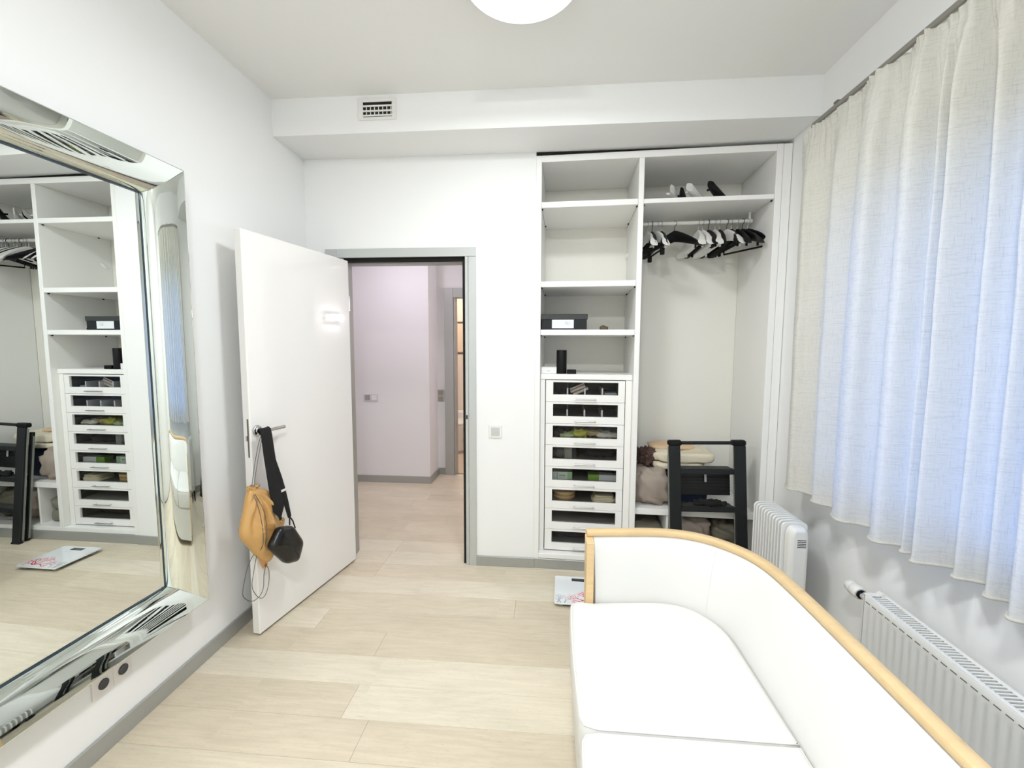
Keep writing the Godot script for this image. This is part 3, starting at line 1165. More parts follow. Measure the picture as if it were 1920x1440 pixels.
	var rb := thing("round_box", "round thin-wood box with a lid in the sixth drawer", "box", kp(0.20, d6, -0.165))
	var rbm := MB.new()
	rbm.lathe([Vector2(0, 0), Vector2(0.073, 0), Vector2(0.074, 0.03), Vector2(0, 0.03)], 40)
	part(rb, "box_body", rbm, mat(rgb(206, 172, 118), 0.6))
	var rbl := MB.new()
	rbl.lathe([Vector2(0, 0.0305), Vector2(0.076, 0.0305), Vector2(0.0765, 0.055), Vector2(0.074, 0.057), Vector2(0, 0.057)], 40)
	part(rb, "lid", rbl, mat(rgb(214, 182, 128), 0.6))
	var fc := thing("folded_cloth", "cream cloth folded flat at the right of the sixth drawer", "cloth", kp(0.462, d6, -0.15), -TH)
	for k in 4:
		var l := MB.new()
		l.lump(Vector3(0.004 * (k % 2), 0.0065 + 0.0115 * k, 0), Vector3(0.16 - 0.012 * k, 0.0135, 0.14), 0.35, 0.005, 1.6, 30 + k)
		part(fc, "fold", l, mat(rgb(232, 220, 184), 0.9))
	# --- seventh and eighth drawer
	var d7 := 1.254 - 0.1435 * 6 - 0.10
	var ln := MB.new()
	ln.span(-0.235, 0.235, 0, 0.004, -0.19, 0.19, 0.001)
	solo("drawer_liner", "grey felt liner in the seventh drawer", "liner", ln, mat(rgb(150, 146, 138), 0.9), kp(0.324, d7 + 0.001, -0.275), -TH)
	var d8 := 1.254 - 0.1435 * 7 - 0.10
	soft("dark_sweater", "dark grey and wine red knit lying in the bottom drawer", "sweater", Vector3(0.32, d8 + 0.001, -0.29), Vector3(0.40, 0.06, 0.28), 0.5, 0.012, 1.8, 21, mat(rgb(66, 48, 46), 0.95))
	# --- lower right shelf: blankets and bundles
	soft("garment_bag", "taupe cloth bundle slumped on the lower shelf left of the ladder", "bundle", Vector3(0.775, 0.429, -0.22), Vector3(0.235, 0.245, 0.33), 0.58, 0.036, 1.3, 17, M.taupe)
	soft("navy_blanket", "navy folded blanket under the cream blankets", "blanket", Vector3(1.02, 0.429, -0.30), Vector3(0.27, 0.235, 0.30), 0.35, 0.012, 1.2, 22, M.navy)
	var cb := thing("cream_blanket", "cream folded blanket on top of the navy blanket with tan inner fold", "blanket", kp(0.985, 0.66, -0.27), -TH)
	var c1 := MB.new()
	c1.lump(Vector3(-0.03, 0.028, 0), Vector3(0.33, 0.05, 0.30), 0.4, 0.014, 1.3, 50)
	part(cb, "fold", c1, M.cream)
	var c2 := MB.new()
	c2.lump(Vector3(0.0, 0.085, 0), Vector3(0.40, 0.072, 0.30), 0.42, 0.018, 1.4, 52)
	part(cb, "fold", c2, M.cream)
	var c3 := MB.new()
	c3.lump(Vector3(-0.05, 0.125, -0.06), Vector3(0.30, 0.03, 0.20), 0.5, 0.01, 1.4, 54)
	part(cb, "tan_fold", c3, M.tan_cloth)
	soft("brown_scarf", "dark brown ruffled scarf tucked at the left of the cream blanket", "scarf", Vector3(0.76, 0.665, -0.26), Vector3(0.11, 0.105, 0.18), 0.7, 0.06, 3.0, 61, M.brown_cloth)
	# --- wardrobe floor
	var gbk := thing("grey_blanket", "grey folded blanket on the wardrobe floor below the taupe bundle", "blanket", kp(0.755, 0.101, -0.24), -TH)
	for k in 2:
		var l := MB.new()
		l.lump(Vector3(0, 0.05 + 0.09 * k, 0), Vector3(0.19, 0.105, 0.32), 0.4, 0.014, 1.5, 70 + k)
		part(gbk, "fold", l, M.grey_cloth)
	soft("crumpled_coat", "crumpled taupe garment on the wardrobe floor behind the ladder", "garment", Vector3(1.03, 0.10, -0.26), Vector3(0.27, 0.25, 0.34), 0.6, 0.05, 2.0, 81, M.taupe)
	soft("satin_garment", "shiny olive grey garment on the wardrobe floor at the right", "garment", Vector3(1.27, 0.10, -0.27), Vector3(0.22, 0.22, 0.34), 0.62, 0.055, 2.2, 83, mat(rgb(120, 114, 98), 0.45))


func hanger(called: String, label: String, at: Vector3, turn: float, m: Material, hook: Material, bar: bool, clips := false, tilt := 0.0) -> void:
	var t := thing(called, label, "hanger", at, turn, "hangers on the wardrobe rail" if tilt == 0.0 else "hangers lying on the upper shelf")
	# local x = along the shoulders, origin at the rail
	var body := MB.new()
	var rings := []
	var n := 22
	for i in n + 1:
		var u := -1.0 + 2.0 * i / n
		var au := absf(u)
		var c := Vector3(u * 0.205, -0.082 - 0.085 * pow(au, 1.25), 0.045 * au * au)
		var hy := 0.026 + 0.012 * (1.0 - au) - 0.006 * pow(au, 8.0)
		var hz := lerpf(0.008, 0.024, pow(au, 1.1))
		var ring := []
		for j in 12:
			var a := TAU * j / 12
			var ca := cos(a)
			var sa := sin(a)
			ring.append(c + Vector3(-signf(u) * 0.02 * sa * au, signf(sa) * pow(absf(sa), 0.75) * hy, signf(ca) * pow(absf(ca), 0.75) * hz))
		rings.append(ring)
	body.loft(rings, true, true, 0)
	part(t, "shoulders", body, m)
	var hk := []
	hk.append(Vector3(0, -0.055, 0))
	hk.append(Vector3(0, -0.025, 0))
	for k in 11:
		var a := -PI * 0.42 + PI * 1.32 * k / 10.0
		hk.append(Vector3(cos(a) * 0.0165, 0.0 + sin(a) * 0.0165, 0))
	var h2 := []   # the hook curls in the plane of the shoulders over the rail
	for p in hk:
		h2.append(Vector3(p.x - 0.0, p.y, p.z))
	var hm := MB.new()
	hm.tube(h2, 0.002, 8)
	part(t, "hook", hm, hook)
	if bar:
		var b := MB.new()
		b.tube([Vector3(-0.15, -0.14, 0.025), Vector3(-0.15, -0.185, 0.025), Vector3(0.15, -0.185, 0.025), Vector3(0.15, -0.14, 0.025)], 0.006, 8)
		part(t, "trouser_bar", b, m)
	else:
		for s in [-1, 1]:
			var g := MB.new()
			g.span(s * 0.165 - 0.004, s * 0.165 + 0.004, -0.19, -0.165, 0.022, 0.034, 0.001)
			part(t, "loop_notch", g, m)
	if clips:
		for s in [-1, 1]:
			var q := MB.new()
			q.span(s * 0.13 - 0.012, s * 0.13 + 0.012, -0.225, -0.18, 0.02, 0.045, 0.003)
			part(t, "clip", q, M.black_satin)
	if tilt != 0.0:   # laid flat on the shelf, shoulders curving up
		t.basis = Basis(Vector3.UP, turn) * Basis(Vector3.RIGHT, -PI / 2 + tilt)


func hangers() -> void:
	var H := [
		[0.722, 1, -1.32, false, "white hanger at the left end of the rail beside the divider"],
		[0.752, 0, -1.50, false, "black hanger between the two white hangers next to the divider"],
		[0.786, 1, -1.28, false, "white hanger, second white one counted from the divider"],
		[0.812, 0, -1.45, true, "black clip hanger just right of the second white hanger"],
		[0.895, 0, -0.75, false, "black hanger swung open alone in the middle gap of the rail"],
		[1.045, 1, -1.50, false, "white hanger at the left of the crowded right-hand group"],
		[1.072, 1, -1.40, false, "white hanger, second in the crowded right-hand group"],
		[1.108, 0, -1.42, false, "black hanger between white ones, left of the thin white hanger"],
		[1.148, 1, -1.50, false, "thin white hanger seen edge-on between two black hangers"],
		[1.178, 0, -1.57, false, "black hanger directly left of the large bright white hanger"],
		[1.222, 1, -1.25, false, "large bright white hanger in front of the black hangers at right"],
		[1.250, 0, -1.50, false, "black hanger hanging lowest behind the bright white hanger"],
		[1.286, 0, -1.40, false, "black hanger third from the right end of the rail"],
		[1.318, 0, -1.20, false, "black hanger second from the right end of the rail"],
		[1.350, 0, -1.00, true, "black hanger with trouser bar at the right end of the rail"]]
	var k := 0
	for h in H:
		hanger("clothes_hanger", h[4], kp(h[0], 2.2815, -0.26), -TH + h[2], M.white_plastic if h[1] == 1 else M.black_satin, M.steel if k % 3 != 1 else M.charcoal, h[3], k == 3)
		k += 1
	# hangers laid on the upper shelf, lying on their sides
	var S := [[0.985, 1, -1.50, -0.30, 0.0, "white hanger lying at the left on the upper shelf"], [1.045, 0, -1.45, -0.36, 0.0, "black hanger lying low behind the white one on the upper shelf"], [1.160, 1, -1.86, -0.255, 0.014, "white hanger with raised shoulder lying mid upper shelf"], [1.285, 0, -1.86, -0.255, 0.022, "black hanger with raised shoulder lying right on the upper shelf"]]
	for q in S:
		hanger("clothes_hanger", q[5], kp(q[0], 2.366 + 0.027 + q[4], q[3]), -TH + q[2], M.white_plastic if q[1] == 1 else M.black_satin, M.steel, false, false, -0.04)


func ladder() -> void:
	var t := thing("step_ladder", "black three-step ladder leaning in front of the wardrobe", "step ladder", kp(1.098, 0.0, 0.09), 0.0)
	t.rotation = Vector3(-0.092, -TH, 0.030)
	# local: x across, y up, z towards the room
	for s in [-1, 1]:
		var l := MB.new()
		var x: float = 0.193 * s
		l.cbox(Vector3(x, 0.435, 0.0), Vector3(0.068, 0.87, 0.022), 0.004)
		var ln := part(t, "front_leg", l, M.charcoal)
		var st := MB.new()
		st.span(x - 0.0345 * s - 0.002, x - 0.0345 * s + 0.002, 0.03, 0.86, -0.012, -0.002, 0.0005)
		st.span(x + 0.0345 * s - 0.002, x + 0.0345 * s + 0.002, 0.03, 0.86, -0.016, -0.004, 0.0005)
		part(ln, "side_strip", st, mat(rgb(150, 156, 148), 0.4, 0.4))
		var r := MB.new()
		r.cbox(Vector3(x + 0.012 * s, 0.415, -0.055), Vector3(0.03, 0.83, 0.022), 0.004)
		var rn := part(t, "rear_leg", r, M.charcoal)
		var st2 := MB.new()
		st2.span(x + 0.027 * s - 0.001, x + 0.027 * s + 0.003 * s, 0.03, 0.80, -0.062, -0.048, 0.0005)
		part(rn, "side_strip", st2, mat(rgb(150, 156, 148), 0.4, 0.4))
		var c := MB.new()
		c.cbox(Vector3(x - 0.004 * s, 0.885, -0.012), Vector3(0.082, 0.034, 0.05), 0.008)
		part(t, "end_cap", c, M.black_satin)
		var ft := MB.new()
		ft.cbox(Vector3(x, 0.006, 0.0), Vector3(0.074, 0.024, 0.03), 0.004)
		part(t, "rubber_foot", ft, M.black)
	var b := MB.new()
	b.tube([Vector3(-0.17, 0.885, -0.008), Vector3(0.17, 0.885, -0.008)], 0.011, 14)
	part(t, "top_handle", b, M.charcoal)
	for y in [0.725, 0.492, 0.262]:
		var s := MB.new()
		s.cbox(Vector3(0, y - 0.017, -0.045), Vector3(0.318, 0.032, 0.105), 0.006)
		s.prism([Vector2(-0.159, y - 0.001), Vector2(0.159, y - 0.001), Vector2(0.159, y - 0.033), Vector2(-0.159, y - 0.033)], -0.03, 0.006)
		var sn := part(t, "tread", s, M.charcoal)
		var tp := MB.new()
		tp.span(-0.152, 0.152, y - 0.001, y + 0.001, -0.094, 0.0, 0.0005)
		for q in 6:
			tp.span(-0.15, 0.15, y, y + 0.0025, -0.088 + q * 0.015, -0.082 + q * 0.015, 0.0008)
		part(sn, "grip_pad", tp, M.step_top)
	var p := MB.new()
	p.span(-0.158, 0.158, 0.545, 0.690, -0.082, -0.074, 0.002)
	for q in 7:
		p.span(-0.158, 0.158, 0.552 + 0.02 * q, 0.559 + 0.02 * q, -0.074, -0.070, 0.001)
	part(t, "brace_panel", p, M.black)
	var la := MB.new()
	la.cbox(Vector3(0.008, 0.655, -0.062), Vector3(0.014, 0.05, 0.008), 0.003)
	part(t, "latch", la, mat(rgb(190, 194, 194), 0.4))
	# a dark cloth left on the middle tread
	var cl := MB.new()
	cl.lump(Vector3(0, 0.012, 0), Vector3(0.20, 0.03, 0.07), 0.7, 0.022, 2.4, 91)
	solo("dark_cloth", "small black cloth dropped on the ladder's middle tread", "cloth", cl, M.black_cloth, kp(1.10, 0.494, 0.02), -TH)


func sofa_path() -> Array:   # outer plan line of arm and back, Vector2(x, z)
	var p := [Vector2(1.757, 0.987), Vector2(1.83, 0.977), Vector2(1.90, 0.969), Vector2(2.04, 0.957), Vector2(2.15, 0.966), Vector2(2.242, 1.003), Vector2(2.317, 1.067), Vector2(2.375, 1.152), Vector2(2.406, 1.253), Vector2(2.416, 1.38), Vector2(2.419, 1.55), Vector2(2.42, 1.80), Vector2(2.42, 1.98)]
	var q := p.duplicate()
	for i in range(p.size() - 2, -1, -1):
		q.append(Vector2(p[i].x, 3.96 - p[i].y))
	return smooth_path(q, 6)


func sofa() -> void:
	var t := thing("sofa", "white leather sofa with a curved back and pale beech top rail", "sofa", Vector3.ZERO)
	var path := sofa_path()
	var n := path.size()
	var nrm := []
	for i in n:
		var d: Vector2 = (path[mini(i + 1, n - 1)] - path[maxi(i - 1, 0)]).normalized()
		nrm.append(Vector2(-d.y, d.x))   # points into the sofa
	var deep := func(i: int) -> float:   # how far the upholstery reaches in at the seat
		var u := minf(float(i), float(n - 1 - i)) / float(n - 1)
		return lerpf(0.085, 0.142, smoothstep(0.12, 0.40, u))
	# top rail
	var rings := []
	for i in n:
		var ring := []
		for q in [[0.0, 0.678], [0.0, 0.697], [0.003, 0.70], [0.033, 0.70], [0.036, 0.697], [0.036, 0.679], [0.033, 0.676], [0.003, 0.676]]:
			var w: Vector2 = path[i] + nrm[i] * q[0]
			ring.append(Vector3(w.x, q[1], w.y))
		rings.append(ring)
	var rail := MB.new()
	rail.loft(rings, true, true, 0)
	part(t, "wood_rail", rail, M.beech)
	for e in [0, n - 1]:
		var po := MB.new()
		var a: Vector2 = path[e]
		var s := 1.0 if e == 0 else -1.0
		po.span(a.x - 0.002, a.x + 0.029, 0.06, 0.6755, a.y + s * 0.002, a.y + s * 0.094, 0.002)
		part(t, "wood_post", po, M.beech)
	# upholstered back
	var up := []
	for i in n:
		var dd: float = deep.call(i)
		var ring := []
		for q in [[0.006, 0.10], [0.006, 0.675], [0.028, 0.675], [0.036, 0.668], [lerpf(0.04, dd, 0.20) + 0.003, 0.63], [lerpf(0.04, dd, 0.5) + 0.004, 0.56], [lerpf(0.04, dd, 0.8) + 0.004, 0.49], [dd, 0.42], [dd + 0.008, 0.36], [dd, 0.28], [dd, 0.10]]:
			var w: Vector2 = path[i] + nrm[i] * q[0]
			var x := w.x
			if i == 0 or i == n - 1:
				x += 0.026
			elif i == 1 or i == n - 2:
				x += 0.020
			ring.append(Vector3(x, q[1], w.y))
		up.append(ring)
	var back := MB.new()
	back.loft(up, true, true, 0)
	part(t, "backrest", back, M.leather)
	for i in [int(n * 0.235), n - 1 - int(n * 0.235)]:   # stitched seams where the back starts to turn
		var sp := []
		var dd: float = deep.call(i)
		for q in [[0.0365, 0.670], [lerpf(0.04, dd, 0.20) + 0.0035, 0.63], [lerpf(0.04, dd, 0.5) + 0.0045, 0.56], [lerpf(0.04, dd, 0.8) + 0.0045, 0.49], [dd + 0.0005, 0.42]]:
			var w: Vector2 = path[i] + nrm[i] * q[0]
			sp.append(Vector3(w.x, q[1], w.y))
		var sm := MB.new()
		sm.tube(smooth_path(sp, 4), 0.0011, 6)
		part(t, "seam", sm, M.piping)
	# seat base
	var ba := MB.new()
	ba.span(1.702, 2.30, 0.035, 0.285, 1.075, 2.885, 0.012)
	part(t, "seat_base", ba, M.leather)
	for x in [1.76, 2.2]:
		for z in [1.14, 2.82]:
			var lg := MB.new()
			lg.span(x - 0.025, x + 0.025, 0.0, 0.034, z - 0.025, z + 0.025, 0.002)
			part(t, "foot", lg, M.beech)
	# seat cushions: outlines follow the inner line of the back
	var inner := []
	for i in n:
		var dd: float = deep.call(i)
		var w: Vector2 = path[i] + nrm[i] * (dd + 0.004)
		inner.append(w)
	for c in 3:
		var za: float = [1.062, 1.683, 2.283][c]
		var zb: float = [1.679, 2.279, 2.900][c]
		var per := []
		for w in inner:
			if w.y > za + 0.004 and w.y < zb - 0.004 and w.x > 1.74 or (c == 0 and w.y <= za + 0.02 and w.x > 1.74) or (c == 2 and w.y >= zb - 0.02 and w.x > 1.74):
				per.append(w)
		if c != 0:
			per.push_front(Vector2(per[0].x, za))
			per.push_front(Vector2(1.74, za))
		if c != 2:
			per.append(Vector2(per[per.size() - 1].x, zb))
			per.append(Vector2(1.74, zb))
		# front edge with rounded corners; the outer cushions round off more at the arm
		var f := []
		f.append(Vector2(1.70, zb - 0.012))
		f.append(Vector2(1.690, zb - 0.035))
		for k in 9:
			f.append(Vector2(1.688 - 0.006 * sin(PI * k / 8.0), lerpf(zb - 0.05, za + 0.05, k / 8.0)))
		f.append(Vector2(1.690, za + 0.03))
		f.append(Vector2(1.702, za + 0.008))
		per.append_array(f)
		# even spacing keeps the crown smooth
		var ev := []
		for i in per.size():
			var a: Vector2 = per[i]
			var b: Vector2 = per[(i + 1) % per.size()]
			var st := maxi(1, int((b - a).length() / 0.03))
			for k in st:
				ev.append(a.lerp(b, float(k) / st))
		var lay := [[0.0, 0.288, 0.95], [0.0, 0.29, 0.985], [0.0, 0.30, 0.998], [0.0, 0.34, 1.0], [0.0, 0.385, 1.0], [0.0, 0.404, 0.992], [0.0, 0.416, 0.974], [0.0, 0.424, 0.945], [0.0, 0.429, 0.90]]
		for k in range(1, 12):
			var sc := 0.9 * (1.0 - float(k) / 12.0)
			lay.append([0.0, 0.429 + 0.014 * (1.0 - sc * sc / 0.81), sc])
		var cu := MB.new()
		# xz plan laid into the stack's xy, y pulled along its z
		cu.stack(ev, lay, Transform3D(Basis(Vector3(1, 0, 0), Vector3(0, 0, 1), Vector3(0, 1, 0)), Vector3.ZERO))
		var cn := part(t, "seat_cushion", cu, M.leather)
		var cc := Vector2.ZERO
		for w in ev:
			cc += w
		cc /= ev.size()
		var pl := []
		for i in ev.size():
			var a: Vector2 = ev[(i + ev.size() - 1) % ev.size()]
			var b: Vector2 = ev[(i + 1) % ev.size()]
			var d := (b - a).normalized()
			var q: Vector2 = ev[i] + Vector2(-d.y, d.x) * 0.006
			pl.append(Vector3(q.x, 0.411, q.y))
		var pp := MB.new()
		pp.tube(pl, 0.0032, 6, true)
		part(cn, "piping", pp, M.piping)


func panel_radiator() -> void:
	var t := thing("panel_radiator", "white panel radiator with a slotted top on the right wall", "radiator", Vector3(0, 0, 1.045))
	var L := 1.40
	var x0 := 2.848   # front
	var x1 := 2.925   # back
	var y0 := 0.10
	var y1 := 0.502
	# front sheet with rolled channels
	var rows := []
	var zc := []
	var k := 0
	var z := 0.012
	while z < L - 0.01:
		zc.append(z)
		z += 0.00555
	for y in [y0 + 0.02, y0 + 0.03, y0 + 0.04, y1 - 0.06, y1 - 0.045, y1 - 0.03, y1 - 0.004, y1 - 0.001]:
		var row := []
		for zz in zc:
			var g := pow(maxf(0.0, cos(TAU * (zz - 0.03) / 0.0333)), 1.6) * 0.006
			if y > y1 - 0.05 or y < y0 + 0.035:
				g = 0.0
			var x := x0 + g + (0.002 if y > y1 - 0.002 else 0.0)
			row.append(Vector3(x, y, zz))
		rows.append(row)
	var rings := []
	for i in zc.size():
		var ring := []
		for r in rows:
			ring.append(r[i])
		ring.append(Vector3(x0 + 0.014, y1 - 0.004, zc[i]))
		ring.append(Vector3(x0 + 0.014, y0 + 0.02, zc[i]))
		rings.append(ring)
	var f := MB.new()
	f.loft(rings, true, true, 0)
	part(t, "front_panel", f, M.enamel)
	var sl := MB.new()
	z = 0.03
	while z < L - 0.03:
		sl.span(x0 - 0.0006, x0 + 0.004, y1 - 0.0285, y1 - 0.0245, z - 0.011, z + 0.011, 0.0003)
		z += 0.0333
	part(t, "slots", sl, mat(rgb(120, 114, 104), 0.8), "stuff")
	var b := MB.new()
	b.span(x0 + 0.002, x1, y0, y1 - 0.003, 0.0, 0.003, 0.001)
	b.span(x0 + 0.002, x1, y0, y1 - 0.003, L - 0.003, L, 0.001)
	part(t, "side_cover", b, M.enamel)
	var bp := MB.new()
	bp.span(x1 - 0.012, x1, y0, y1 - 0.002, 0.004, L - 0.004, 0.001)
	part(t, "rear_panel", bp, M.enamel)
	var g := MB.new()
	g.span(x0 + 0.001, x0 + 0.013, y1 - 0.003, y1 + 0.001, 0, L, 0.001)
	g.span(x1 - 0.014, x1, y1 - 0.003, y1 + 0.001, 0, L, 0.001)
	g.span(x0 + 0.013, x1 - 0.014, y1 - 0.003, y1 + 0.001, 0, 0.025, 0.0005)
	g.span(x0 + 0.012, x0 + 0.016, y1 - 0.012, y1, 0, L, 0.0003)
	z = 0.025
	while z < L - 0.03:
		g.span(x0 + 0.013, x1 - 0.014, y1 - 0.006, y1, z + 0.008, z + 0.0135, 0.0003)
		z += 0.0135
	part(t, "top_grille", g, M.enamel, "stuff")
	var dk := MB.new()
	dk.span(x0 + 0.016, x1 - 0.016, y1 - 0.05, y1 - 0.045, 0.004, L - 0.004, 0.0)
	part(t, "convector_fins", dk, mat(rgb(120, 120, 118), 0.6))
	var br := MB.new()
	br.span(x1, ROOM_W - 0.003, 0.38, 0.41, 0.2, 0.23, 0.002)
	br.span(x1, ROOM_W - 0.003, 0.38, 0.41, L - 0.23, L - 0.2, 0.002)
	part(t, "wall_bracket", br, M.enamel)
	# thermostatic valve at the far end, pointing along the wall
	var v := MB.new()
	v.tube([Vector3(2.893, 0.452, 0.0), Vector3(2.893, 0.452, -0.03), Vector3(2.893, 0.453, -0.032), Vector3(2.893, 0.454, -0.07)], [0.011, 0.011, 0.015, 0.013], 16)
	v.tube([Vector3(2.893, 0.452, -0.02), Vector3(2.93, 0.45, -0.022), Vector3(ROOM_W - 0.003, 0.45, -0.022)], 0.009, 12)
	var vn := part(t, "valve", v, M.chrome)
	var bl := MB.new()
	bl.tube([Vector3(2.893, 0.454, -0.066), Vector3(2.893, 0.454, -0.078)], 0.0185, 20)
	part(vn, "collar", bl, M.black_satin)
	var hd := MB.new()
	hd.tube([Vector3(2.893, 0.454, -0.074), Vector3(2.893, 0.4545, -0.080), Vector3(2.893, 0.455, -0.112), Vector3(2.893, 0.455, -0.114), Vector3(2.893, 0.455, -0.118), Vector3(2.893, 0.457, -0.145), Vector3(2.893, 0.457, -0.152)], [0.024, 0.027, 0.028, 0.026, 0.027, 0.023, 0.014], 24)
	part(vn, "thermostat_head", hd, M.white_plastic)
	var vp := MB.new()
	vp.tube([Vector3(2.905, 0.49, 0.0), Vector3(2.905, 0.505, 0.014), Vector3(2.905, 0.507, 0.03)], [0.012, 0.014, 0.010], 12)
	part(vn, "bleed_plug", vp, M.white_plastic)


func oil_radiator() -> void:
	var t := thing("oil_heater", "white portable oil-filled radiator standing in the corner by the wardrobe", "heater", Vector3(2.808, 0, 0.33))
	var per := []
	for p in round_poly([Vector2(-0.062, 0.09), Vector2(0.062, 0.09), Vector2(0.062, 0.600), Vector2(0.05, 0.612), Vector2(0.0, 0.620), Vector2(-0.05, 0.614), Vector2(-0.062, 0.600)], 0.022, 4):
		per.append(p)
	for k in 11:
		var f := MB.new()
		var z := 0.0 + 0.029 * k
		f.stack(per, [[0.003, z - 0.0055, 1.0], [0.001, z - 0.004, 1.0], [0.0, z - 0.0015, 1.0], [0.0, z + 0.0015, 1.0], [0.001, z + 0.004, 1.0], [0.003, z + 0.0055, 1.0]])
		part(t, "fin", f, M.enamel)
	var co := MB.new()
	co.tube([Vector3(0, 0.16, -0.01), Vector3(0, 0.16, 0.31)], 0.022, 12)
	co.cbox(Vector3(0, 0.355, 0.145), Vector3(0.085, 0.43, 0.28), 0.01)
	co.tube([Vector3(0, 0.56, -0.01), Vector3(0, 0.56, 0.31)], 0.02, 12)
	part(t, "core_tube", co, mat(rgb(190, 190, 186), 0.5))
	var pc := MB.new()
	var pp := round_poly([Vector2(-0.046, 0.10), Vector2(0.046, 0.10), Vector2(0.046, 0.575), Vector2(0.030, 0.605), Vector2(-0.030, 0.605), Vector2(-0.046, 0.575)], 0.03, 5)
	pc.stack(pp, [[0.0, 0.300, 1.0], [0.0, 0.325, 1.0], [0.004, 0.338, 1.0], [0.012, 0.346, 1.0], [0.02, 0.348, 1.0]])
	var pn := part(t, "control_panel", pc, M.white_plastic)
	for k in 5:
		var s := MB.new()
		s.span(-0.013, 0.027, 0.545 - 0.0085 * k, 0.5485 - 0.0085 * k, 0.347, 0.3488, 0.0004)
		part(pn, "vent_slot", s, M.charcoal)
	for z in [0.03, 0.26]:
		var b := MB.new()
		b.cbox(Vector3(0, 0.075, z), Vector3(0.20, 0.025, 0.04), 0.006)
		for s in [-1, 1]:
			b.lathe([Vector2(0, -0.01), Vector2(0.029, -0.01), Vector2(0.031, 0), Vector2(0.029, 0.01), Vector2(0, 0.01)], 20, Transform3D(Basis(Vector3(0, 0, 1), PI / 2), Vector3(0.085 * s, 0.031, z)))
		part(t, "wheel_foot", b, M.charcoal)


func coral(im: Image, p: Vector2, a: float, l: float, w: float, depth: int, c: Color, rng: RandomNumberGenerator) -> void:
	var q := p
	var steps := int(l / 0.6)
	for i in steps:
		a += rng.randf_range(-0.03, 0.03)
		q += Vector2(cos(a), -sin(a)) * 0.6
		var r := maxf(0.5, w * (1.0 - 0.3 * i / steps))
		var ri := int(ceil(r))
		for dy in range(-ri, ri + 1):
			for dx in range(-ri, ri + 1):
				var x := int(q.x) + dx
				var y := int(q.y) + dy
				if dx * dx + dy * dy <= r * r and x >= 0 and y >= 0 and x < im.get_width() and y < im.get_height():
					im.set_pixel(x, y, c)
	if depth > 0:
		for s in [-1, 1]:
			coral(im, q, a + s * rng.randf_range(0.3, 0.62), l * rng.randf_range(0.66, 0.86), w * 0.72, depth - 1, c.lerp(Color(0.98, 0.55, 0.58) if c.r > c.b * 1.2 else Color(0.86, 0.87, 0.88), 0.18), rng)


func scale() -> void:
	var t := thing("bathroom_scale", "white glass bathroom scale with a printed red coral, left of the sofa arm", "scale", Vector3(1.792, 0, 0.297))
	t.rotation.y = -0.03
	var b := MB.new()
	b.span(-0.135, 0.135, 0.008, 0.018, -0.135, 0.135, 0.004)
	part(t, "base", b, M.charcoal)
	var g := MB.new()
	var per := round_rect(0.30, 0.30, 0.012, 5)
	g.stack(per, [[0.001, 0.019, 1.0], [0.0, 0.020, 1.0], [0.0, 0.0255, 1.0], [0.001, 0.0265, 1.0]], Transform3D(Basis(Vector3(1, 0, 0), Vector3(0, 0, 1), Vector3(0, 1, 0)), Vector3.ZERO))
	part(t, "glass_plate", g, mat(rgb(236, 240, 241), 0.12))
	var im := Image.create(384, 384, false, Image.FORMAT_RGB8)
	im.fill(Color(0.93, 0.945, 0.95))
	var rng := RandomNumberGenerator.new()
	rng.seed = 5
	for q in [[40, 384, 1.8], [70, 384, 1.45], [15, 384, 1.2]]:
		coral(im, Vector2(q[0], q[1]), q[2], 34.0, 4.6, 5, Color(0.66, 0.68, 0.70), rng)
	rng.seed = 23
	for q in [[262, 350, 1.9, 46.0], [262, 350, 1.1, 40.0], [262, 350, 2.7, 48.0], [270, 352, 0.4, 34.0]]:
		coral(im, Vector2(q[0], q[1]), q[2], q[3], 6.0, 5, Color(0.86, 0.16, 0.24), rng)
	for k in 5:
		im.fill_rect(Rect2i(210 + k * 14, 98, 9, 3), Color(0.74, 0.75, 0.76))
	part(t, "printed_top", uv_quad(Vector3(-0.143, 0.0269, 0.143), Vector3(0.143, 0.0269, 0.143), Vector3(0.143, 0.0269, -0.143), Vector3(-0.143, 0.0269, -0.143)), label_mat(im, 0.1))
	var d := MB.new()
	d.span(-0.046, 0.046, 0.0270, 0.0278, -0.126, -0.093, 0.0003)
	part(t, "display", d, mat(rgb(44, 50, 50), 0.15))
	for x in [-0.11, 0.11]:
		for z in [-0.11, 0.11]:
			var f := MB.new()
			f.lathe([Vector2(0, 0), Vector2(0.016, 0), Vector2(0.018, 0.004), Vector2(0.018, 0.009), Vector2(0, 0.009)], 18, Transform3D(Basis(), Vector3(x, 0, z)))
			part(t, "foot", f, M.white_plastic)


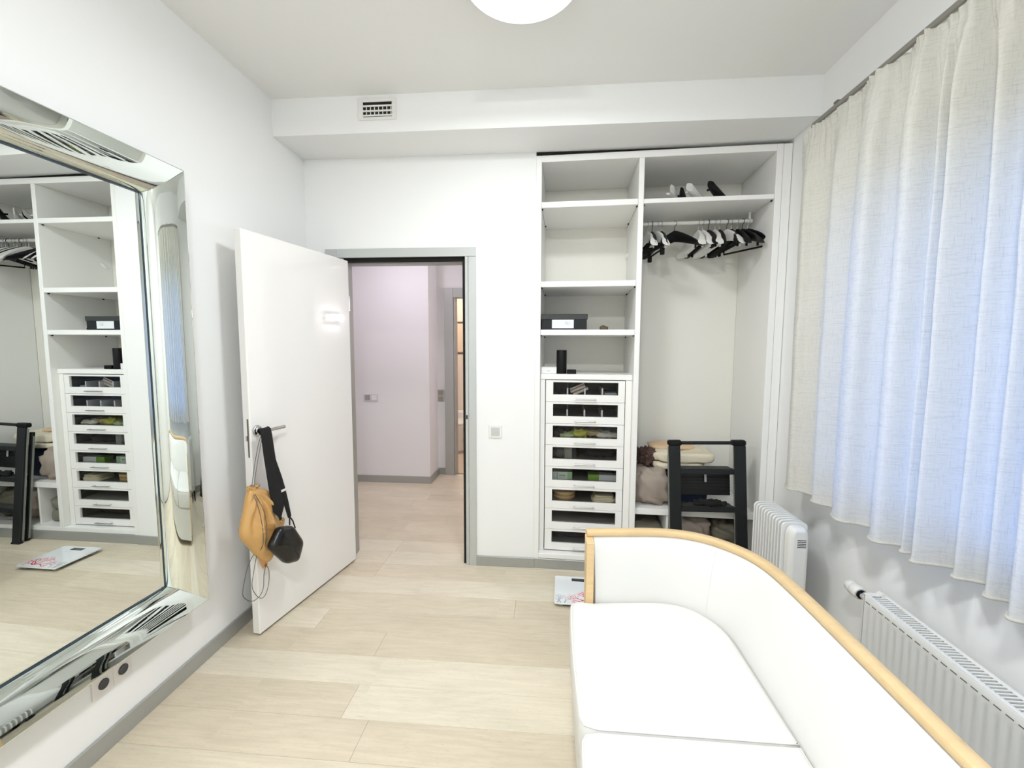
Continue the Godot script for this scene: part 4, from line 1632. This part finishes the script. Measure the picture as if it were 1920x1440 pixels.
func bags() -> void:
	# local axes of the door: x from the hinge, y up, -z out of the face
	var at := DOOR_AT
	# --- tan drawstring backpack
	var bag := thing("drawstring_backpack", "tan leather drawstring backpack hanging from the door handle", "backpack", at, DOOR_TURN)
	var per := smooth_path([Vector2(0.872, 0.800), Vector2(0.838, 0.790), Vector2(0.79, 0.768), Vector2(0.757, 0.728), Vector2(0.745, 0.66), Vector2(0.730, 0.61), Vector2(0.70, 0.592), Vector2(0.672, 0.572), Vector2(0.69, 0.52), Vector2(0.726, 0.455), Vector2(0.757, 0.418), Vector2(0.785, 0.398), Vector2(0.812, 0.408), Vector2(0.85, 0.445), Vector2(0.897, 0.515), Vector2(0.940, 0.588), Vector2(0.930, 0.65), Vector2(0.912, 0.71), Vector2(0.897, 0.765), Vector2(0.885, 0.792), Vector2(0.872, 0.800)], 5)
	per.pop_back()
	var c := Vector2(0.832, 0.585)
	var rings := []
	var nk := 26
	var fold := FastNoiseLite.new()
	fold.seed = 6
	fold.frequency = 0.9
	for k in range(-nk, nk + 1):
		var u := absf(float(k) / nk)          # 1 at the two poles, 0 at the rim
		var sc := 1.0 - pow(u, 1.6)
		var side := -1.0 if k < 0 else 1.0
		var ring := []
		for p in per:
			var q: Vector2 = c + (p - c) * maxf(sc, 0.001)
			var thick := 0.043 * sqrt(maxf(0.0, 1.0 - sc * sc)) + 0.003
			thick *= 1.0 - 0.55 * smoothstep(0.80, 0.66, q.x)       # thin where the flap runs to the other strap
			var g := Vector2(0.862, 0.79) - q                       # folds fan out from the gathered neck
			var ang := atan2(g.y, g.x)
			var dist := g.length()
			var fl := sin(ang * 17.0 + 0.6 * sin(dist * 30.0)) * 0.019 * smoothstep(0.45, 0.05, dist) * smoothstep(0.0, 0.05, dist)
			fl += 0.020 * fold.get_noise_2d(q.x * 13.0 + 3.0, q.y * 9.0) + 0.012 * sin((q.y - q.x * 0.6) * 42.0) * smoothstep(0.25, 0.45, dist)
			fl *= smoothstep(0.745, 0.80, q.x)
			var z := 0.0
			z = -0.054 + side * (thick + fl * (1.0 - sc * sc) * (1.0 if side < 0 else 0.3))
			ring.append(Vector3(q.x, q.y, minf(z, -0.008) if q.x < 0.81 else z))
		rings.append(ring)
	var bm := MB.new()
	bm.loft(rings, true, true, 0)
	part(bag, "bag_body", bm, M.tan_bag)
	var nt := MB.new()   # gathered frill above the drawn neck
	var fr := []
	for i in 5:
		var ring := []
		for j in 28:
			var a := TAU * j / 28.0
			var r: float = [0.014, 0.013, 0.018, 0.024, 0.020][i] * (1.0 + 0.25 * sin(a * 7.0) * (0.4 + 0.2 * i))
			ring.append(Vector3(0.864 + cos(a) * r * 1.25, [0.762, 0.782, 0.795, 0.805, 0.800][i], -0.056 + sin(a) * r))
		fr.append(ring)
	nt.loft(fr, true, true, 0)
	part(bag, "gathered_neck", nt, M.tan_bag)
	var tab := MB.new()
	tab.stack(round_poly([Vector2(0.795, 0.425), Vector2(0.846, 0.428), Vector2(0.826, 0.380), Vector2(0.812, 0.372), Vector2(0.798, 0.384)], 0.008, 4), [[0.001, -0.052, 1.0], [0.0, -0.054, 1.0], [0.0, -0.057, 1.0], [0.001, -0.059, 1.0]])
	var tabn := part(bag, "corner_tab", tab, mat(rgb(206, 158, 112), 0.6))
	var gr := MB.new()
	gr.tube(_ring(Vector3(0.812, 0.391, -0.0605), 0.0055), 0.0018, 8, true)
	part(tabn, "eyelet", gr, mat(rgb(170, 112, 50), 0.25, 1.0))
	var cd := MB.new()
	cd.tube(smooth_path([Vector3(0.775, 1.064, -0.046), Vector3(0.785, 1.045, -0.046), Vector3(0.812, 0.99, -0.048), Vector3(0.845, 0.89, -0.052), Vector3(0.868, 0.802, -0.056)], 4), 0.0016, 6)
	cd.tube(smooth_path([Vector3(0.765, 1.064, -0.046), Vector3(0.778, 1.045, -0.050), Vector3(0.804, 0.99, -0.054), Vector3(0.835, 0.89, -0.056), Vector3(0.858, 0.800, -0.058)], 4), 0.0016, 6)
	part(bag, "hanging_cord", cd, M.cord)
	var c1 := MB.new()
	c1.tube(smooth_path([Vector3(0.885, 0.775, -0.082), Vector3(0.884, 0.70, -0.108), Vector3(0.872, 0.60, -0.112), Vector3(0.865, 0.52, -0.100), Vector3(0.862, 0.462, -0.060), Vector3(0.870, 0.361, -0.04), Vector3(0.874, 0.316, -0.036), Vector3(0.863, 0.276, -0.034), Vector3(0.833, 0.229, -0.033), Vector3(0.805, 0.218, -0.033), Vector3(0.782, 0.244, -0.034), Vector3(0.773, 0.292, -0.038), Vector3(0.779, 0.345, -0.045), Vector3(0.806, 0.386, -0.060)], 6), 0.0016, 6)
	part(bag, "shoulder_cord", c1, M.cord)
	var c2 := MB.new()
	c2.tube(smooth_path([Vector3(0.880, 0.775, -0.084), Vector3(0.866, 0.70, -0.114), Vector3(0.852, 0.60, -0.116), Vector3(0.850, 0.50, -0.094), Vector3(0.868, 0.478, -0.055), Vector3(0.889, 0.421, -0.034), Vector3(0.90, 0.37, -0.025), Vector3(0.913, 0.304, -0.02), Vector3(0.909, 0.275, -0.02), Vector3(0.884, 0.242, -0.022), Vector3(0.857, 0.228, -0.026), Vector3(0.824, 0.237, -0.031), Vector3(0.808, 0.266, -0.035), Vector3(0.808, 0.301, -0.04), Vector3(0.814, 0.345, -0.05), Vector3(0.813, 0.388, -0.061)], 6), 0.0016, 6)
	part(bag, "shoulder_cord", c2, M.cord)
	# --- black crossbody bag on its broad strap
	var bb := thing("black_bag", "small black hexagonal leather bag on a wide black strap over the door handle", "bag", at, DOOR_TURN)
	var hx := round_poly([Vector2(0.864, 0.510), Vector2(0.802, 0.588), Vector2(0.712, 0.562), Vector2(0.642, 0.446), Vector2(0.684, 0.358), Vector2(0.764, 0.382)], 0.026, 6)
	var body := MB.new()
	body.stack(hx, [[0.03, -0.108, 1.0], [0.012, -0.110, 1.0], [0.003, -0.115, 1.0], [0.0, -0.124, 1.0], [0.0, -0.138, 1.0], [0.004, -0.148, 1.0], [0.013, -0.155, 1.0], [0.026, -0.160, 1.0], [0.04, -0.162, 0.8], [0.04, -0.163, 0.5], [0.04, -0.163, 0.2]])
	part(bb, "bag_body", body, M.black_leather)
	var st := MB.new()
	st.loft(_strap([Vector3(0.772, 1.040, -0.042), Vector3(0.774, 1.052, -0.042), Vector3(0.778, 1.066, -0.046), Vector3(0.782, 1.071, -0.056), Vector3(0.781, 1.062, -0.066), Vector3(0.779, 1.03, -0.069), Vector3(0.773, 0.95, -0.072), Vector3(0.765, 0.83, -0.080), Vector3(0.757, 0.72, -0.088), Vector3(0.750, 0.655, -0.094)], [0.040, 0.050, 0.062, 0.064, 0.066, 0.068, 0.070, 0.071, 0.072, 0.072]), true, true, 0)
	st.loft(_strap([Vector3(0.750, 0.655, -0.094), Vector3(0.748, 0.628, -0.097), Vector3(0.747, 0.615, -0.098), Vector3(0.745, 0.598, -0.099)], [0.072, 0.034, 0.018, 0.016]), true, true, 0)
	part(bb, "wide_strap", st, M.black_cloth)
	var s2 := MB.new()
	s2.loft(_strap([Vector3(0.768, 0.97, -0.062), Vector3(0.745, 0.88, -0.070), Vector3(0.722, 0.80, -0.078), Vector3(0.707, 0.742, -0.083), Vector3(0.693, 0.66, -0.090), Vector3(0.682, 0.590, -0.096)], [0.05, 0.046, 0.042, 0.036, 0.032, 0.024]), true, true, 0)
	s2.loft(_strap([Vector3(0.682, 0.592, -0.096), Vector3(0.692, 0.575, -0.104), Vector3(0.702, 0.556, -0.112)], [0.008, 0.008, 0.008]), true, true, 0)
	s2.loft(_strap([Vector3(0.682, 0.592, -0.097), Vector3(0.672, 0.565, -0.106), Vector3(0.666, 0.525, -0.114)], [0.008, 0.008, 0.008]), true, true, 0)
	part(bb, "narrow_strap", s2, M.black_cloth)
	var bu := MB.new()
	bu.cbox(Vector3(0.7025, 0.738, -0.0865), Vector3(0.038, 0.012, 0.005), 0.001)
	part(bb, "buckle", bu, mat(rgb(236, 232, 222), 0.25, 0.3))
	var rg := MB.new()
	rg.tube(_ring(Vector3(0.746, 0.592, -0.103), 0.008), 0.0018, 8, true)
	part(bb, "gold_ring", rg, mat(rgb(200, 164, 90), 0.25, 1.0))


func _ring(c: Vector3, r: float) -> Array:
	var out := []
	for k in 18:
		var a := TAU * k / 18.0
		out.append(c + Vector3(cos(a) * r, sin(a) * r, 0))
	return out


func _strap(pts: Array, widths: Array) -> Array:   # flat webbing: rings of a thin rounded rectangle across x
	var rings := []
	for i in pts.size():
		var d: Vector3 = (pts[mini(i + 1, pts.size() - 1)] - pts[maxi(i - 1, 0)]).normalized()
		var side := (Vector3.RIGHT - d * d.x).normalized()
		var up := side.cross(d).normalized()
		var w: float = widths[i] * 0.5
		rings.append([pts[i] + side * w + up * 0.0005, pts[i] + side * (w - 0.001) + up * 0.0015, pts[i] - side * (w - 0.001) + up * 0.0015, pts[i] - side * w + up * 0.0005, pts[i] - side * w - up * 0.0005, pts[i] - side * (w - 0.001) - up * 0.0015, pts[i] + side * (w - 0.001) - up * 0.0015, pts[i] + side * w - up * 0.0005])
	return rings


func fittings() -> void:
	# light switch right of the door
	var s := thing("light_switch", "square white light switch on the far wall right of the door", "light switch", Vector3(1.247, 0.917, 0.0))
	var p := MB.new()
	p.cbox(Vector3(0, 0, 0.004), Vector3(0.088, 0.088, 0.008), 0.003)
	part(s, "plate", p, M.white_plastic)
	var r := MB.new()
	r.cbox(Vector3(0.002, 0.0, 0.0095), Vector3(0.054, 0.054, 0.004), 0.001)
	part(s, "rocker", r, mat(rgb(206, 208, 206), 0.4, 0.3))
	# double switch in the hallway
	var h := thing("hall_switch", "double switch plate on the pale hallway wall", "light switch", Vector3(-0.299, 0.922, -1.70))
	var hp := MB.new()
	hp.cbox(Vector3(0, 0, 0.004), Vector3(0.158, 0.082, 0.008), 0.003)
	part(h, "plate", hp, mat(rgb(214, 212, 214), 0.4))
	for k in 2:
		var q := MB.new()
		q.cbox(Vector3(-0.036 + 0.072 * k, 0.0, 0.0095), Vector3(0.054, 0.054, 0.004), 0.001)
		part(h, "rocker", q, [mat(rgb(168, 168, 172), 0.4, 0.3), M.white_plastic][k])
	# double socket by the second door
	var ds := thing("hall_socket", "two-gang grey outlet beside the bathroom door frame", "outlet", Vector3(0.372, 0.912, -2.05))
	var dp := MB.new()
	dp.cbox(Vector3(0, 0, 0.004), Vector3(0.085, 0.14, 0.008), 0.003)
	part(ds, "plate", dp, mat(rgb(196, 192, 182), 0.5))
	for k in 2:
		var q := MB.new()
		q.cbox(Vector3(0.0, 0.034 - 0.068 * k, 0.0095), Vector3(0.055, 0.055, 0.004), 0.001)
		part(ds, "insert", q, mat(rgb(160, 156, 146), 0.5))
	# sockets under the mirror
	for k in 2:
		var so := thing("power_socket", ["wall socket under the mirror, the one nearer the door", "wall socket under the mirror, the one farther from the door"][k], "socket", Vector3(0.0, 0.257, 1.398 + 0.073 * k), 0.0, "sockets under the mirror")
		var sp := MB.new()
		sp.cbox(Vector3(0.004, 0, 0), Vector3(0.008, 0.08, 0.0725), 0.002)
		part(so, "plate", sp, mat(rgb(236, 232, 228), 0.4))
		var si := MB.new()
		si.lathe([Vector2(0, 0.0), Vector2(0.0185, 0.0), Vector2(0.0185, 0.003), Vector2(0.017, 0.003), Vector2(0.016, 0.0008), Vector2(0, 0.0008)], 28, Transform3D(Basis(Vector3(0, 0, 1), -PI / 2), Vector3(0.008, 0, 0)))
		part(so, "round_insert", si, mat(rgb(70, 72, 76), 0.4))
	# ventilation grille in the soffit
	var v := thing("vent_grille", "white air vent grille in the dropped ceiling band", "vent", Vector3(0.621, 2.792, 0.3186))
	var f := MB.new()
	var W := 0.109
	var H := 0.058
	f.span(-W, -0.081, -H, H, 0, 0.008, 0.002)
	f.span(0.085, W, -H, H, 0, 0.008, 0.002)
	f.span(-0.082, 0.086, 0.038, H, 0, 0.008, 0.002)
	f.span(-0.082, 0.086, -H, -0.042, 0, 0.008, 0.002)
	part(v, "frame", f, M.white_plastic)
	var bk := MB.new()
	bk.span(-0.082, 0.086, -0.043, 0.039, 0.0002, 0.0012, 0.0)
	part(v, "duct", bk, M.black)
	for y in [0.0163, -0.0100, -0.0345]:
		var b := MB.new()
		b.cbox(Vector3(0.002, y, 0.0055), Vector3(0.168, 0.009, 0.005), 0.001)
		part(v, "horizontal_slat", b, M.white_plastic)
	for k in 7:
		var b := MB.new()
		b.cbox(Vector3(-0.062 + 0.0235 * k, -0.0095, 0.003), Vector3(0.005, 0.052, 0.003), 0.0008)
		part(v, "vertical_slat", b, M.white_plastic)
